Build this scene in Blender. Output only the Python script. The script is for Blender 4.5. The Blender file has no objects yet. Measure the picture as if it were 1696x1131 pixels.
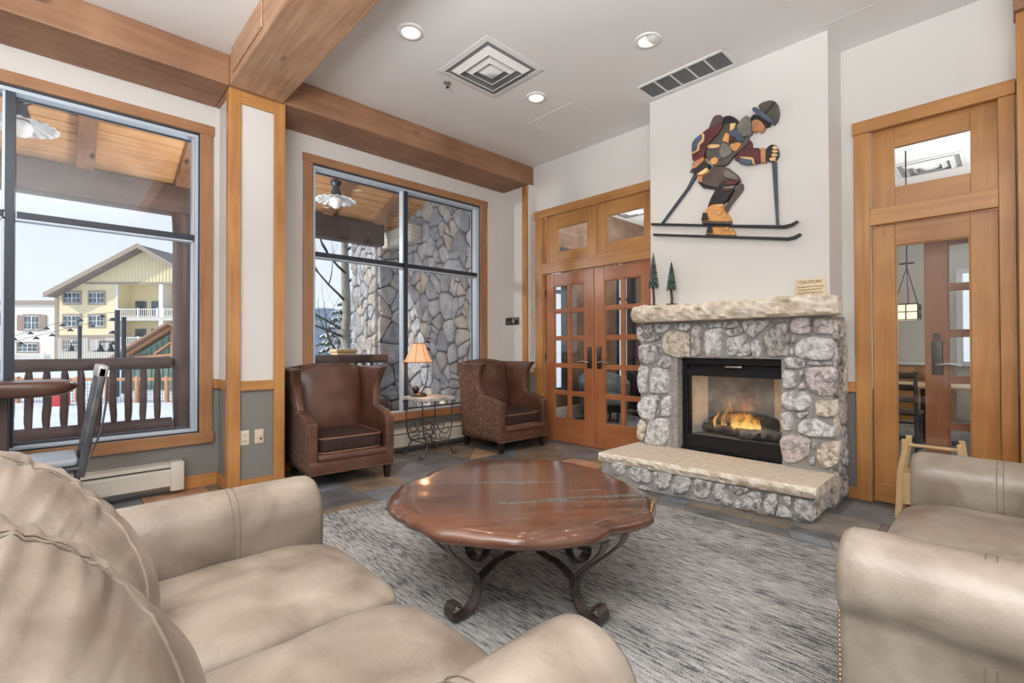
import bpy, bmesh, math, random
from mathutils import Vector, Matrix, noise
SC = bpy.context.scene
COL = SC.collection
PI = math.pi
# ---------------------------------------------------------------- camera, world, sun, lights, exposure
cam_d = bpy.data.cameras.new('camera'); cam = bpy.data.objects.new('camera', cam_d); COL.objects.link(cam)
cam_d.sensor_width = 36.0; cam_d.sensor_fit = 'HORIZONTAL'; cam_d.lens = 791.365/1696*36; cam_d.clip_start = 0.03; cam_d.clip_end = 500
yaw, pit, rol = math.radians(46.24009), math.radians(0.54442), math.radians(-0.13842)
_f = Vector((-math.sin(yaw)*math.cos(pit), math.cos(yaw)*math.cos(pit), math.sin(pit)))
_r = Vector((math.cos(yaw), math.sin(yaw), 0)); _u = _r.cross(_f)
_r2 = _r*math.cos(rol)+_u*math.sin(rol); _u2 = -_r*math.sin(rol)+_u*math.cos(rol)
cam.matrix_world = Matrix(((_r2.x,_u2.x,-_f.x,0),(_r2.y,_u2.y,-_f.y,0),(_r2.z,_u2.z,-_f.z,1.25),(0,0,0,1)))
SC.camera = cam
SC.view_settings.view_transform = 'Standard'; SC.view_settings.look = 'None'
SC.view_settings.exposure = 0.15; SC.view_settings.gamma = 1.0
SC.view_settings.use_curve_mapping = False
SC.cycles.use_denoising = True
SC.cycles.max_bounces = 10; SC.cycles.transparent_max_bounces = 24; SC.cycles.diffuse_bounces = 5; SC.cycles.glossy_bounces = 4
SC.cycles.caustics_reflective = False; SC.cycles.caustics_refractive = False
SC.cycles.sample_clamp_indirect = 6.0
world = bpy.data.worlds.new('sky'); SC.world = world; world.use_nodes = True
wn = world.node_tree.nodes; wl = world.node_tree.links
bg = wn['Background']; tc = wn.new('ShaderNodeTexCoord'); sx = wn.new('ShaderNodeSeparateXYZ'); rp = wn.new('ShaderNodeValToRGB')
wl.new(tc.outputs['Generated'], sx.inputs[0]); wl.new(sx.outputs['Z'], rp.inputs[0]); wl.new(rp.outputs[0], bg.inputs['Color'])
rp.color_ramp.elements[0].position = 0.0; rp.color_ramp.elements[0].color = (0.86, 0.90, 0.97, 1)
rp.color_ramp.elements[1].position = 0.5; rp.color_ramp.elements[1].color = (0.60, 0.72, 0.93, 1)
bg.inputs['Strength'].default_value = 1.06
def lamp(name, kind, loc, energy, col=(1,1,1), size=None, size_y=None, aim=None):
    l = bpy.data.lights.new(name, kind); o = bpy.data.objects.new(name, l); COL.objects.link(o)
    o.location = loc; l.energy = energy; l.color = col
    if kind == 'AREA':
        l.size = size or 1
        if size_y: l.shape = 'RECTANGLE'; l.size_y = size_y
    elif kind in ('POINT', 'SPOT') and size: l.shadow_soft_size = size
    if aim is not None:
        o.rotation_euler = (Vector(aim)-Vector(loc)).to_track_quat('-Z', 'Y').to_euler()
    return o
sun = lamp('sun_light', 'SUN', (-20, -20, 20), 3.5, (1.0, 0.94, 0.85), aim=(-20+0.27, -20+0.82, 20-0.50)); sun.data.angle = math.radians(0.6)
# fill lamps added out of view to brighten the lounge and its ceiling
lamp('lobby_fill_light', 'AREA', (2.6, -3.4, 1.9), 118, (0.98, 0.985, 1.0), 3.4, 2.6, aim=(-1.0, 3.6, 1.4))
lamp('lobby_fill_light', 'AREA', (3.9, 3.3, 1.9), 24, (0.98, 0.985, 1.0), 1.7, 2.2, aim=(-3.0, 2.0, 1.4))
lamp('ceiling_bounce_light', 'AREA', (-0.4, -0.9, 2.2), 400, (0.99, 0.99, 1.0), 2.0, 2.0, aim=(-0.4, -0.899, 3.7))  # added lamp aimed straight up to lift the ceiling
lamp('next_room_fill_light', 'AREA', (-3.3, 7.0, 2.0), 110, (1, .98, .96), 1.2, 1.2, aim=(-3.3, 7.001, 3.7))  # added fill lamp, hidden from view, brightens the next room's ceiling
lamp('dining_fill_light', 'AREA', (0.6, 7.4, 1.9), 105, (1, .98, .96), 1.4, 1.4, aim=(0.6, 7.401, 3.7))  # added fill lamp, kept out of sight, for the dining room

# ---------------------------------------------------------------- materials
def nt(name):
    m = bpy.data.materials.new(name); m.use_nodes = True
    t = m.node_tree; return m, t.nodes, t.links, t.nodes['Principled BSDF']
def c4(c): return (c[0], c[1], c[2], 1)
def M(name, c1, c2=None, scale=6, stretch=(1,1,1), lo=.35, hi=.65, rough=.5, metal=0, bump=0, bscale=None, bstretch=None, spec=.5, detail=5, third=None, rot=None, distort=0, coat=0, dist=.01):
    m, n, l, b = nt(name)
    b.inputs['Roughness'].default_value = rough; b.inputs['Metallic'].default_value = metal; b.inputs['Specular IOR Level'].default_value = spec
    b.inputs['Coat Weight'].default_value = coat; b.inputs['Coat Roughness'].default_value = .12
    b.inputs['Base Color'].default_value = c4(c1)
    t = n.new('ShaderNodeTexCoord')
    def mapped(st):
        mp = n.new('ShaderNodeMapping'); l.new(t.outputs['Object'], mp.inputs['Vector']); mp.inputs['Scale'].default_value = st
        if rot: mp.inputs['Rotation'].default_value = rot
        return mp.outputs[0]
    if c2 is not None:
        no = n.new('ShaderNodeTexNoise'); no.inputs['Scale'].default_value = scale; no.inputs['Detail'].default_value = detail; no.inputs['Distortion'].default_value = distort
        l.new(mapped(stretch), no.inputs['Vector'])
        r = n.new('ShaderNodeValToRGB'); l.new(no.outputs[0], r.inputs[0]); l.new(r.outputs[0], b.inputs['Base Color'])
        e = r.color_ramp.elements; e[0].position = lo; e[0].color = c4(c1); e[1].position = hi; e[1].color = c4(c2)
        if third: k = e.new(third[0]); k.color = c4(third[1])
    if bump:
        nb = n.new('ShaderNodeTexNoise'); nb.inputs['Scale'].default_value = bscale or scale*4; nb.inputs['Detail'].default_value = 4
        l.new(mapped(bstretch or stretch), nb.inputs['Vector'])
        bp = n.new('ShaderNodeBump'); bp.inputs['Strength'].default_value = bump; bp.inputs['Distance'].default_value = dist
        l.new(nb.outputs[0], bp.inputs['Height']); l.new(bp.outputs[0], b.inputs['Normal'])
    return m
def glow(name, col, strength, base=(.8,.8,.8)):
    m, n, l, b = nt(name); b.inputs['Base Color'].default_value = c4(base)
    b.inputs['Emission Color'].default_value = c4(col); b.inputs['Emission Strength'].default_value = strength; return m
def glassm(name, tint=(.97,.98,.98), refl=1.0):
    m = bpy.data.materials.new(name); m.use_nodes = True; n = m.node_tree.nodes; l = m.node_tree.links; n.clear()
    o = n.new('ShaderNodeOutputMaterial'); mx = n.new('ShaderNodeMixShader'); tr = n.new('ShaderNodeBsdfTransparent'); gl = n.new('ShaderNodeBsdfGlossy'); fr = n.new('ShaderNodeFresnel')
    tr.inputs[0].default_value = c4(tint); gl.inputs['Roughness'].default_value = .01; ge = n.new('ShaderNodeNewGeometry'); io = n.new('ShaderNodeMath'); io.operation = 'MULTIPLY_ADD'; io.inputs[1].default_value = 1/1.45-1.45; io.inputs[2].default_value = 1.45; l.new(ge.outputs['Backfacing'], io.inputs[0]); l.new(io.outputs[0], fr.inputs['IOR'])
    mu = n.new('ShaderNodeMath'); mu.operation = 'MULTIPLY'; mu.inputs[1].default_value = refl
    l.new(fr.outputs[0], mu.inputs[0]); l.new(mu.outputs[0], mx.inputs[0]); l.new(tr.outputs[0], mx.inputs[1]); l.new(gl.outputs[0], mx.inputs[2]); l.new(mx.outputs[0], o.inputs[0])
    return m
def wood(name, c1, c2, axis, rough=.4, knots=None, scale=3.0, bump=.08, coat=0, spec=.5):
    st = [7.0, 7.0, 7.0]; st['xyz'.index(axis)] = .45
    m, n, l, b = nt(name); b.inputs['Roughness'].default_value = rough; b.inputs['Coat Weight'].default_value = coat; b.inputs['Coat Roughness'].default_value = .15; b.inputs['Specular IOR Level'].default_value = spec
    t = n.new('ShaderNodeTexCoord'); mp = n.new('ShaderNodeMapping'); mp.inputs['Scale'].default_value = st; l.new(t.outputs['Object'], mp.inputs['Vector'])
    no = n.new('ShaderNodeTexNoise'); no.inputs['Scale'].default_value = scale; no.inputs['Detail'].default_value = 6; no.inputs['Distortion'].default_value = .6; l.new(mp.outputs[0], no.inputs['Vector'])
    n2 = n.new('ShaderNodeTexNoise'); n2.inputs['Scale'].default_value = 2.2; n2.inputs['Detail'].default_value = 3; l.new(t.outputs['Object'], n2.inputs['Vector'])
    ad = n.new('ShaderNodeMath'); ad.operation = 'MULTIPLY_ADD'; ad.inputs[1].default_value = .55; l.new(n2.outputs[0], ad.inputs[0])
    s2 = n.new('ShaderNodeMath'); s2.operation = 'MULTIPLY'; s2.inputs[1].default_value = .5; l.new(no.outputs[0], s2.inputs[0]); l.new(s2.outputs[0], ad.inputs[2])
    r = n.new('ShaderNodeValToRGB'); e = r.color_ramp.elements; e[0].position = .36; e[0].color = c4(c1); e[1].position = .68; e[1].color = c4(c2); l.new(ad.outputs[0], r.inputs[0])
    out = r.outputs[0]
    if knots:
        km = n.new('ShaderNodeMapping'); ks = [knots[0]]*3; ks['xyz'.index(axis)] = knots[0]*.42; km.inputs['Scale'].default_value = ks; l.new(t.outputs['Object'], km.inputs['Vector'])
        vo = n.new('ShaderNodeTexVoronoi'); vo.inputs['Scale'].default_value = 1.0; l.new(km.outputs[0], vo.inputs['Vector'])
        kr = n.new('ShaderNodeValToRGB'); ke = kr.color_ramp.elements; ke[0].position = knots[1]*.35; ke[0].color = (0,0,0,1); ke[1].position = knots[1]; ke[1].color = (1,1,1,1); l.new(vo.outputs['Distance'], kr.inputs[0])
        mx = n.new('ShaderNodeMix'); mx.data_type = 'RGBA'; mx.inputs[6].default_value = c4([x*.22 for x in c1]); l.new(kr.outputs[0], mx.inputs[0]); l.new(out, mx.inputs[7]); out = mx.outputs[2]
    l.new(out, b.inputs['Base Color'])
    if bump:
        bp = n.new('ShaderNodeBump'); bp.inputs['Strength'].default_value = bump; bp.inputs['Distance'].default_value = .01; l.new(no.outputs[0], bp.inputs['Height']); l.new(bp.outputs[0], b.inputs['Normal'])
    return m
W = {}
for a in 'xyz':
    W['honey'+a] = wood('honey_maple_'+a, (.36,.155,.045), (.56,.28,.095), a, .32)
    W['casing'+a] = wood('window_casing_wood_'+a, (.31,.145,.066), (.46,.24,.12), a, .36)
    W['door'+a] = wood('fir_door_wood_'+a, (.33,.112,.042), (.47,.185,.078), a, .3)
    W['beam'+a] = wood('timber_beam_'+a, (.20,.095,.048), (.36,.19,.105), a, .55, knots=(2.6,.11), bump=.25)
    W['log'+a] = wood('dark_log_'+a, (.038,.022,.021), (.085,.05,.046), a, .6, bump=.2)
    W['soffit'+a] = wood('soffit_pine_'+a, (.56,.28,.12), (.78,.46,.23), a, .5, knots=(3.2,.05))
W['sawn'] = wood('rough_sawn_beam_x', (.32,.175,.10), (.55,.345,.215), 'x', .6, knots=(1.6,.05), bump=.5)
paint = M('wall_paint', (.735,.715,.685), rough=.75, bump=.03, bscale=180)
ceil_m = M('ceiling_paint', (.80,.79,.775), rough=.85)
gray = M('grey_wainscot_paint', (.215,.205,.19), rough=.7)
white_m = M('white_enamel', (.78,.78,.77), rough=.35)
cream_m = M('cream_enamel', (.66,.62,.54), rough=.4)
ivory = M('ivory_plastic', (.72,.66,.52), rough=.35)
black_m = M('black_metal', (.012,.012,.014), rough=.32, metal=.3)
dkblue = M('dark_window_aluminium', (.035,.045,.062), rough=.35, metal=.2)
alu = M('pale_window_channel', (.55,.63,.72), rough=.35, metal=.3)
chrome = M('brushed_metal', (.55,.54,.52), rough=.28, metal=1)
bronze = M('aged_bronze', (.07,.055,.045), rough=.4, metal=.7)
iron = M('wrought_iron', (.085,.068,.064), (.15,.125,.12), 14, rough=.34, metal=.65, spec=.4)
darkgrey = M('dark_mesh', (.10,.10,.105), rough=.6)
grille_g = M('grey_filter_mesh', (.27,.275,.285), rough=.6)
cavity = M('dark_cavity', (.015,.015,.015), rough=.9)
GL = glassm('window_glass'); GLD = glassm('door_glass', (.93,.95,.96), 1.3); GLF = glassm('firebox_glass', (.90,.92,.93), 1.5)
leather = M('taupe_leather', (.165,.13,.10), (.40,.35,.295), 4.2, lo=.30, hi=.74, rough=.33, bump=.12, bscale=60, detail=10, distort=.5, third=(.5,(.27,.225,.182)))
brownl = M('brown_leather', (.085,.036,.024), (.145,.065,.043), 5, rough=.36, bump=.06, bscale=90)
velvet = M('dark_brown_velvet', (.018,.008,.006), (.05,.021,.015), 30, (1,1,1), rough=.75, bump=.1)
chenille = M('brown_textured_fabric', (.07,.034,.024), (.19,.11,.08), 38, (1,1,.6), rough=.8, bump=.25, bscale=120)
nail = M('nailhead_brass', (.42,.30,.20), rough=.3, metal=.9)
thread = M('seam_thread', (.19,.155,.115), rough=.8)
piping = M('tan_piping', (.30,.17,.10), rough=.6)
darkwood = M('espresso_wood', (.018,.01,.008), (.035,.018,.013), 12, (1,1,.2), rough=.3)
carpet_m = None
snow = M('snow', (.66,.69,.74), (.80,.81,.83), 1.5, rough=.9, bump=.4, bscale=3)
limestone = M('cream_limestone', (.55,.46,.34), (.86,.80,.70), 13, rough=.85, bump=.35, bscale=45, detail=8, dist=.012)
slabtop = M('honed_limestone', (.60,.52,.41), (.72,.65,.54), 22, rough=.75, bump=.08, bscale=120, detail=9)
ST = {}
for k, a, b_ in (('g',(.22,.218,.22),(.74,.74,.74)), ('w',(.38,.375,.37),(.88,.87,.86)), ('p',(.30,.26,.255),(.76,.68,.66)), ('t',(.40,.33,.25),(.86,.79,.68)), ('d',(.15,.14,.13),(.54,.51,.48))):
    ST[k] = M('fieldstone_'+k, a, b_, 19, lo=.36, hi=.60, rough=.9, bump=1.0, bscale=60, detail=10, distort=.6, dist=.02)
mortar = M('mortar', (.26,.25,.235), (.36,.345,.33), 25, rough=.95, bump=.3, bscale=90)
EST = [M('porch_stone_%d' % i, a, b_, 4.5, lo=.3, hi=.7, rough=.9, bump=.6, bscale=18, detail=8, dist=.03) for i, (a, b_) in enumerate((((0.231,0.240,0.269),(0.442,0.452,0.481)), ((0.289,0.289,0.308),(0.501,0.501,0.510)), ((0.260,0.240,0.240),(0.452,0.424,0.413)), ((0.328,0.298,0.269),(0.520,0.481,0.433)), ((0.192,0.202,0.231),(0.365,0.385,0.424))))]
emort = M('porch_mortar', (.16,.16,.165), rough=.95)
SL = [M('slate_%d' % i, a, b_, 5, lo=.3, hi=.7, rough=.42, bump=.25, bscale=14, detail=7) for i, (a, b_) in enumerate((((0.080,0.080,0.084),(0.174,0.174,0.181)), ((0.131,0.099,0.072),(0.290,0.217,0.152)), ((0.217,0.123,0.065),(0.435,0.275,0.160)), ((0.123,0.138,0.160),(0.246,0.268,0.297)), ((0.160,0.145,0.131),(0.319,0.290,0.261)), ((0.348,0.189,0.109),(0.580,0.362,0.239))))]
grout = M('grout', (.17,.16,.15), rough=.9)

# ---------------------------------------------------------------- mesh helpers
class MB:
    def __init__(s): s.v = []; s.f = []; s.m = []; s.s = []
    def add(s, vs, fs, mat=0, smooth=False):
        k = len(s.v); s.v.extend([tuple(p) for p in vs])
        for q in fs: s.f.append(tuple(k+i for i in q)); s.m.append(mat); s.s.append(smooth)
        return s
    def box(s, x0, x1, y0, y1, z0, z1, mat=0):
        return s.add([(x0,y0,z0),(x1,y0,z0),(x1,y1,z0),(x0,y1,z0),(x0,y0,z1),(x1,y0,z1),(x1,y1,z1),(x0,y1,z1)],
                     [(0,3,2,1),(4,5,6,7),(0,1,5,4),(1,2,6,5),(2,3,7,6),(3,0,4,7)], mat)
    def rbox(s, x0, x1, y0, y1, z0, z1, r=.01, seg=2, mat=0, tf=None):
        bm = bmesh.new(); bmesh.ops.create_cube(bm, size=1)
        for v in bm.verts: v.co = Vector(((x0+x1)/2+v.co.x*(x1-x0), (y0+y1)/2+v.co.y*(y1-y0), (z0+z1)/2+v.co.z*(z1-z0)))
        r = min(r, .49*min(x1-x0, y1-y0, z1-z0))
        bmesh.ops.bevel(bm, geom=bm.edges[:], offset=r, segments=seg, profile=.5, affect='EDGES')
        bm.verts.index_update()
        vs = [tuple(tf @ v.co) if tf else tuple(v.co) for v in bm.verts]
        s.add(vs, [[v.index for v in f.verts] for f in bm.faces], mat, True); bm.free(); return s
    def hexa(s, p, mat=0, smooth=False):
        return s.add(p, [(0,3,2,1),(4,5,6,7),(0,1,5,4),(1,2,6,5),(2,3,7,6),(3,0,4,7)], mat, smooth)
    def tube(s, pts, r, n=8, mat=0, closed=False, flat=1.0):
        P = [Vector(p) for p in pts]; N = len(P); R = r if isinstance(r, (list, tuple)) else [r]*N
        rings = []; up = None
        for i in range(N):
            if closed: t = P[(i+1)%N]-P[i-1]
            else: t = P[min(i+1,N-1)]-P[max(i-1,0)]
            if t.length < 1e-9: t = Vector((0,0,1))
            t.normalize()
            if up is None:
                up = Vector((0,0,1)) if abs(t.z) < .9 else Vector((1,0,0))
            a = up-t*up.dot(t)
            if a.length < 1e-6: a = Vector((1,0,0))-t*t.x
            a.normalize(); b = t.cross(a); up = a
            rings.append([P[i]+a*(R[i]*flat*math.cos(2*PI*j/n))+b*(R[i]*math.sin(2*PI*j/n)) for j in range(n)])
        vs = [p for rg in rings for p in rg]; fs = []
        for i in range(N if closed else N-1):
            for j in range(n):
                a0 = i*n+j; a1 = i*n+(j+1)%n; b0 = ((i+1)%N)*n+j; b1 = ((i+1)%N)*n+(j+1)%n
                fs.append((a0,a1,b1,b0))
        s.add(vs, fs, mat, True)
        if not closed:
            s.add(rings[0], [tuple(range(n-1,-1,-1))], mat); s.add(rings[-1], [tuple(range(n))], mat)
        return s
    def ribbon(s, pts, wv, w, t, mat=0):
        P = [Vector(p) for p in pts]; N = len(P); wv = Vector(wv).normalized(); vs = []
        for i in range(N):
            d = (P[min(i+1,N-1)]-P[max(i-1,0)]).normalized(); nn = d.cross(wv).normalized()
            for a, b in ((-1,-1),(1,-1),(1,1),(-1,1)): vs.append(P[i]+wv*(a*w/2)+nn*(b*t/2))
        fs = [(0,1,2,3), tuple(4*(N-1)+k for k in (3,2,1,0))]
        s.add(vs, fs, mat)
        for e in range(4):
            k = len(s.v); e2 = (e+1)%4
            s.add([vs[4*i+q] for i in range(N) for q in (e,e2)], [(2*i,2*i+2,2*i+3,2*i+1) for i in range(N-1)], mat, True)
        return s
    def lathe(s, prof, c=(0,0,0), n=24, mat=0, sx=1, sy=1, smooth=True):
        vs = []; fs = []; L = len(prof)
        for j in range(n):
            a = 2*PI*j/n
            for r, z in prof: vs.append((c[0]+r*sx*math.cos(a), c[1]+r*sy*math.sin(a), c[2]+z))
        for j in range(n):
            for i in range(L-1):
                fs.append((j*L+i, ((j+1)%n)*L+i, ((j+1)%n)*L+i+1, j*L+i+1))
        return s.add(vs, fs, mat, smooth)
    def grid(s, fn, nu, nv, mat=0, wu=False, smooth=True):
        vs = [fn(i/(nu if wu else nu-1), j/(nv-1)) for i in range(nu) for j in range(nv)]; fs = []
        for i in range(nu if wu else nu-1):
            for j in range(nv-1):
                i2 = (i+1)%nu; fs.append((i*nv+j, i2*nv+j, i2*nv+j+1, i*nv+j+1))
        return s.add(vs, fs, mat, smooth)
    def prism(s, poly, fn, h0, h1, mat=0, bev=0, dome=0):
        """poly in plane coords; fn(u,w,h) -> xyz; the face at h1 is bevelled"""
        n = len(poly); cx = sum(p[0] for p in poly)/n; cy = sum(p[1] for p in poly)/n
        ar = sum(poly[i][0]*poly[(i+1)%n][1]-poly[(i+1)%n][0]*poly[i][1] for i in range(n))
        P = poly if ar > 0 else poly[::-1]
        def inset(d):
            out = []
            for i in range(n):
                a = Vector(P[i-1]); b = Vector(P[i]); c = Vector(P[(i+1)%n])
                e1 = (b-a); e2 = (c-b)
                if e1.length < 1e-7 or e2.length < 1e-7: out.append(tuple(b)); continue
                e1.normalize(); e2.normalize(); n1 = Vector((-e1.y, e1.x)); n2 = Vector((-e2.y, e2.x)); m = n1+n2
                if m.length < .3: m = n1
                m.normalize(); k = max(.5, m.dot(n1)); q = b+m*(d/k); out.append((q.x, q.y))
            return out
        rings = [[fn(p[0],p[1],h0) for p in P]]
        if bev: rings += [[fn(p[0],p[1],h1-bev) for p in P], [fn(p[0],p[1],h1-bev*.3) for p in inset(bev*.35)], [fn(p[0],p[1],h1) for p in inset(bev)]]
        else: rings.append([fn(p[0],p[1],h1) for p in P])
        vs = [q for r in rings for q in r]; R = len(rings)
        fs = [(r*n+i, r*n+(i+1)%n, (r+1)*n+(i+1)%n, (r+1)*n+i) for r in range(R-1) for i in range(n)]
        s.add(vs, fs, mat, False)
        s.add(rings[-1], [tuple(range(n))], mat); s.add(rings[0], [tuple(range(n-1,-1,-1))], mat); return s
    def stone(s, poly, fn, h, mat=0, seed=0, step=.03, rough=.35):
        rnd = random.Random(seed)
        for _ in range(1):
            Q = []
            for i in range(len(poly)):
                a = poly[i]; b = poly[(i+1)%len(poly)]
                Q += [(a[0]*.82+b[0]*.18, a[1]*.82+b[1]*.18), (a[0]*.18+b[0]*.82, a[1]*.18+b[1]*.82)]
            poly = Q
        R = []
        for i in range(len(poly)):
            a = Vector(poly[i]); b = Vector(poly[(i+1)%len(poly)]); k = max(1, int(round((b-a).length/step)))
            for j in range(k): R.append(a.lerp(b, j/k))
        n = len(R); c = Vector((sum(p.x for p in R)/n, sum(p.y for p in R)/n)); so = Vector((seed*7.13, seed*3.7, seed*1.9))
        R = [c+(p-c)*(1+.035*noise.noise(Vector((p.x*30,p.y*30,0))+so)) for p in R]
        tl = Vector((rnd.uniform(-.35,.35), rnd.uniform(-.35,.35)))
        size = max((p-c).length for p in R)
        lv = ((1.0,-.5),(1.0,.25),(.965,.62),(.88,.86),(.70,1.0),(.46,1.03),(.22,1.05))
        vs = []; fs = []
        for k, (sc, hh) in enumerate(lv):
            for p in R:
                q = c+(p-c)*sc; f = 1.0
                if k > 0:
                    nn = noise.noise(Vector((q.x*10,q.y*10,.3))+so)*.6+noise.noise(Vector((q.x*28,q.y*28,.9))+so)*.5+noise.noise(Vector((q.x*62,q.y*62,1.9))+so)*.35
                    f = 1+rough*nn+(q-c).dot(tl)/size*.55
                vs.append(fn(q.x, q.y, h*hh*f))
        vs.append(fn(c.x, c.y, h*1.05)); L = len(lv)
        for k in range(L-1):
            for i in range(n): fs.append((k*n+i, k*n+(i+1)%n, (k+1)*n+(i+1)%n, (k+1)*n+i))
        for i in range(n): fs.append(((L-1)*n+i, (L-1)*n+(i+1)%n, L*n))
        return s.add(vs, fs, mat, False)
    def build(s, name, mats, parent=None, loc=None, rotz=0, bevel=0, flip=False):
        me = bpy.data.meshes.new(name); me.from_pydata(s.v, [], s.f)
        if not isinstance(mats, (list, tuple)): mats = [mats]
        for m in mats: me.materials.append(m)
        me.polygons.foreach_set('material_index', s.m); me.polygons.foreach_set('use_smooth', s.s)
        bm = bmesh.new(); bm.from_mesh(me); bmesh.ops.recalc_face_normals(bm, faces=bm.faces[:]); bm.to_mesh(me); bm.free()
        me.update(); o = bpy.data.objects.new(name, me); COL.objects.link(o)
        if parent: o.parent = parent
        if loc: o.location = loc
        if rotz: o.rotation_euler.z = rotz
        if bevel:
            b = o.modifiers.new('edge', 'BEVEL'); b.width = bevel; b.segments = 2; b.limit_method = 'ANGLE'; b.angle_limit = math.radians(50)
        return o
def tag(o, label, cat, group=None, kind=None):
    o['label'] = label; o['category'] = cat
    if group: o['group'] = group
    if kind: o['kind'] = kind
    return o
def thing(name, label, cat, loc=(0,0,0), rotz=0, group=None, kind=None):
    o = bpy.data.objects.new(name, None); COL.objects.link(o); o.location = loc; o.rotation_euler.z = rotz; o.empty_display_size = .1
    return tag(o, label, cat, group, kind)
def dup(root, loc, rotz=None, label=None, group=None):
    def cp(o, parent):
        c = o.copy(); COL.objects.link(c); c.parent = parent
        for ch in o.children: cp(ch, c)
        return c
    r = cp(root, None); r.location = loc
    if rotz is not None: r.rotation_euler.z = rotz
    if label: r['label'] = label
    if group: r['group'] = group
    return r
def B(name, x0, x1, y0, y1, z0, z1, mat, parent=None, bevel=.003):
    return MB().box(x0,x1,y0,y1,z0,z1).build(name, mat, parent, bevel=bevel)
def struct(o, label, cat): return tag(o, label, cat, kind='structure')
def voronoi(u0, u1, w0, w1, n, seed, aspect=1.0, gap=.012, relax=1):
    rnd = random.Random(seed); pts = [(rnd.uniform(u0,u1), rnd.uniform(w0,w1)) for _ in range(n)]
    def cells():
        out = []
        for i, p in enumerate(pts):
            poly = [(u0,w0),(u1,w0),(u1,w1),(u0,w1)]
            near = sorted(pts, key=lambda q: (q[0]-p[0])**2+((q[1]-p[1])*aspect)**2)[1:22]
            for q in near:
                mx, my = (p[0]+q[0])/2, (p[1]+q[1])/2; dx, dy = q[0]-p[0], (q[1]-p[1])*aspect*aspect
                new = []
                for k in range(len(poly)):
                    a = poly[k]; b = poly[(k+1)%len(poly)]
                    da = (a[0]-mx)*dx+(a[1]-my)*dy; db = (b[0]-mx)*dx+(b[1]-my)*dy
                    if da <= 0: new.append(a)
                    if da*db < 0:
                        t = da/(da-db); new.append((a[0]+(b[0]-a[0])*t, a[1]+(b[1]-a[1])*t))
                poly = new
                if len(poly) < 3: break
            out.append(poly if len(poly) > 2 else None)
        return out
    for _ in range(relax):
        cs = cells(); pts = [((sum(a[0] for a in c)/len(c)), (sum(a[1] for a in c)/len(c))) if c else p for c, p in zip(cs, pts)]
    res = []
    for c in cells():
        if not c: continue
        cx = sum(a[0] for a in c)/len(c); cy = sum(a[1] for a in c)/len(c); sz = max(math.hypot(a[0]-cx,a[1]-cy) for a in c)
        k = max(.5, 1-gap/sz*1.4); res.append([(cx+(a[0]-cx)*k, cy+(a[1]-cy)*k) for a in c])
    return res

# ---------------------------------------------------------------- room shell
def split_z(mb, x0, x1, y0, y1, z0, z1):
    if z0 < .9: mb.box(x0,x1,y0,y1,z0,min(z1,.9),1)
    if z1 > .9: mb.box(x0,x1,y0,y1,max(z0,.9),z1,0)
PG = [paint, gray]
mb = MB(); xo, xi = -5.23, -5.03
W1 = (-1.42, .937, .486, 3.166); W2 = (1.935, 4.211, .445, 3.166)
for y0, y1, z0, z1 in ((-5.2,W1[0],0,3.9),(W1[0],W1[1],0,W1[2]),(W1[0],W1[1],W1[3],3.9),(W1[1],W2[0],0,3.9),(W2[0],W2[1],0,W2[2]),(W2[0],W2[1],W2[3],3.9),(W2[1],4.74,0,3.9)):
    split_z(mb, xo, xi, y0, y1, z0, z1)
split_z(mb, -5.03, -4.56, 1.09, 1.465, 0, 3.44)
split_z(mb, -5.03, -4.5, 4.645, 4.74, 0, 3.44)
struct(mb.build('wall_left', PG), 'off-white window wall with a grey painted lower part below the chair rail', 'wall')
mb = MB()
for x0, x1, z0, z1 in ((-5.23,-4.33,0,3.9),(-4.33,-2.70,2.97,3.9),(-2.70,-.77,0,3.9),(-.77,-.05,2.97,3.9),(-.05,4.4,0,3.9)): split_z(mb, x0, x1, 4.74, 4.90, z0, z1)
struct(mb.build('wall_back', PG), 'off-white end wall holding the french doors and the single glazed door', 'wall')
mb = MB()
for x0, x1, z0, z1 in ((-2.50,-2.22,0,3.7),(-1.28,-.966,0,3.7),(-2.22,-1.28,1.14,3.7)): mb.box(x0,x1,4.33,4.74,z0,z1)
struct(mb.build('wall_chimney', paint), 'white chimney breast projecting behind the stone fireplace', 'wall')
struct(MB().box(4.2,4.4,-5.2,4.74,0,3.9).build('wall_right', paint), 'off-white wall on the far right behind the viewer', 'wall')
struct(MB().box(-5.03,4.2,-5.2,-5,0,3.9).build('wall_front', paint), 'off-white wall behind the viewer', 'wall')
struct(MB().box(-5.23,4.4,-5.2,4.74,3.7,3.9).build('ceiling', ceil_m), 'flat white ceiling above the lounge', 'ceiling')
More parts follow.
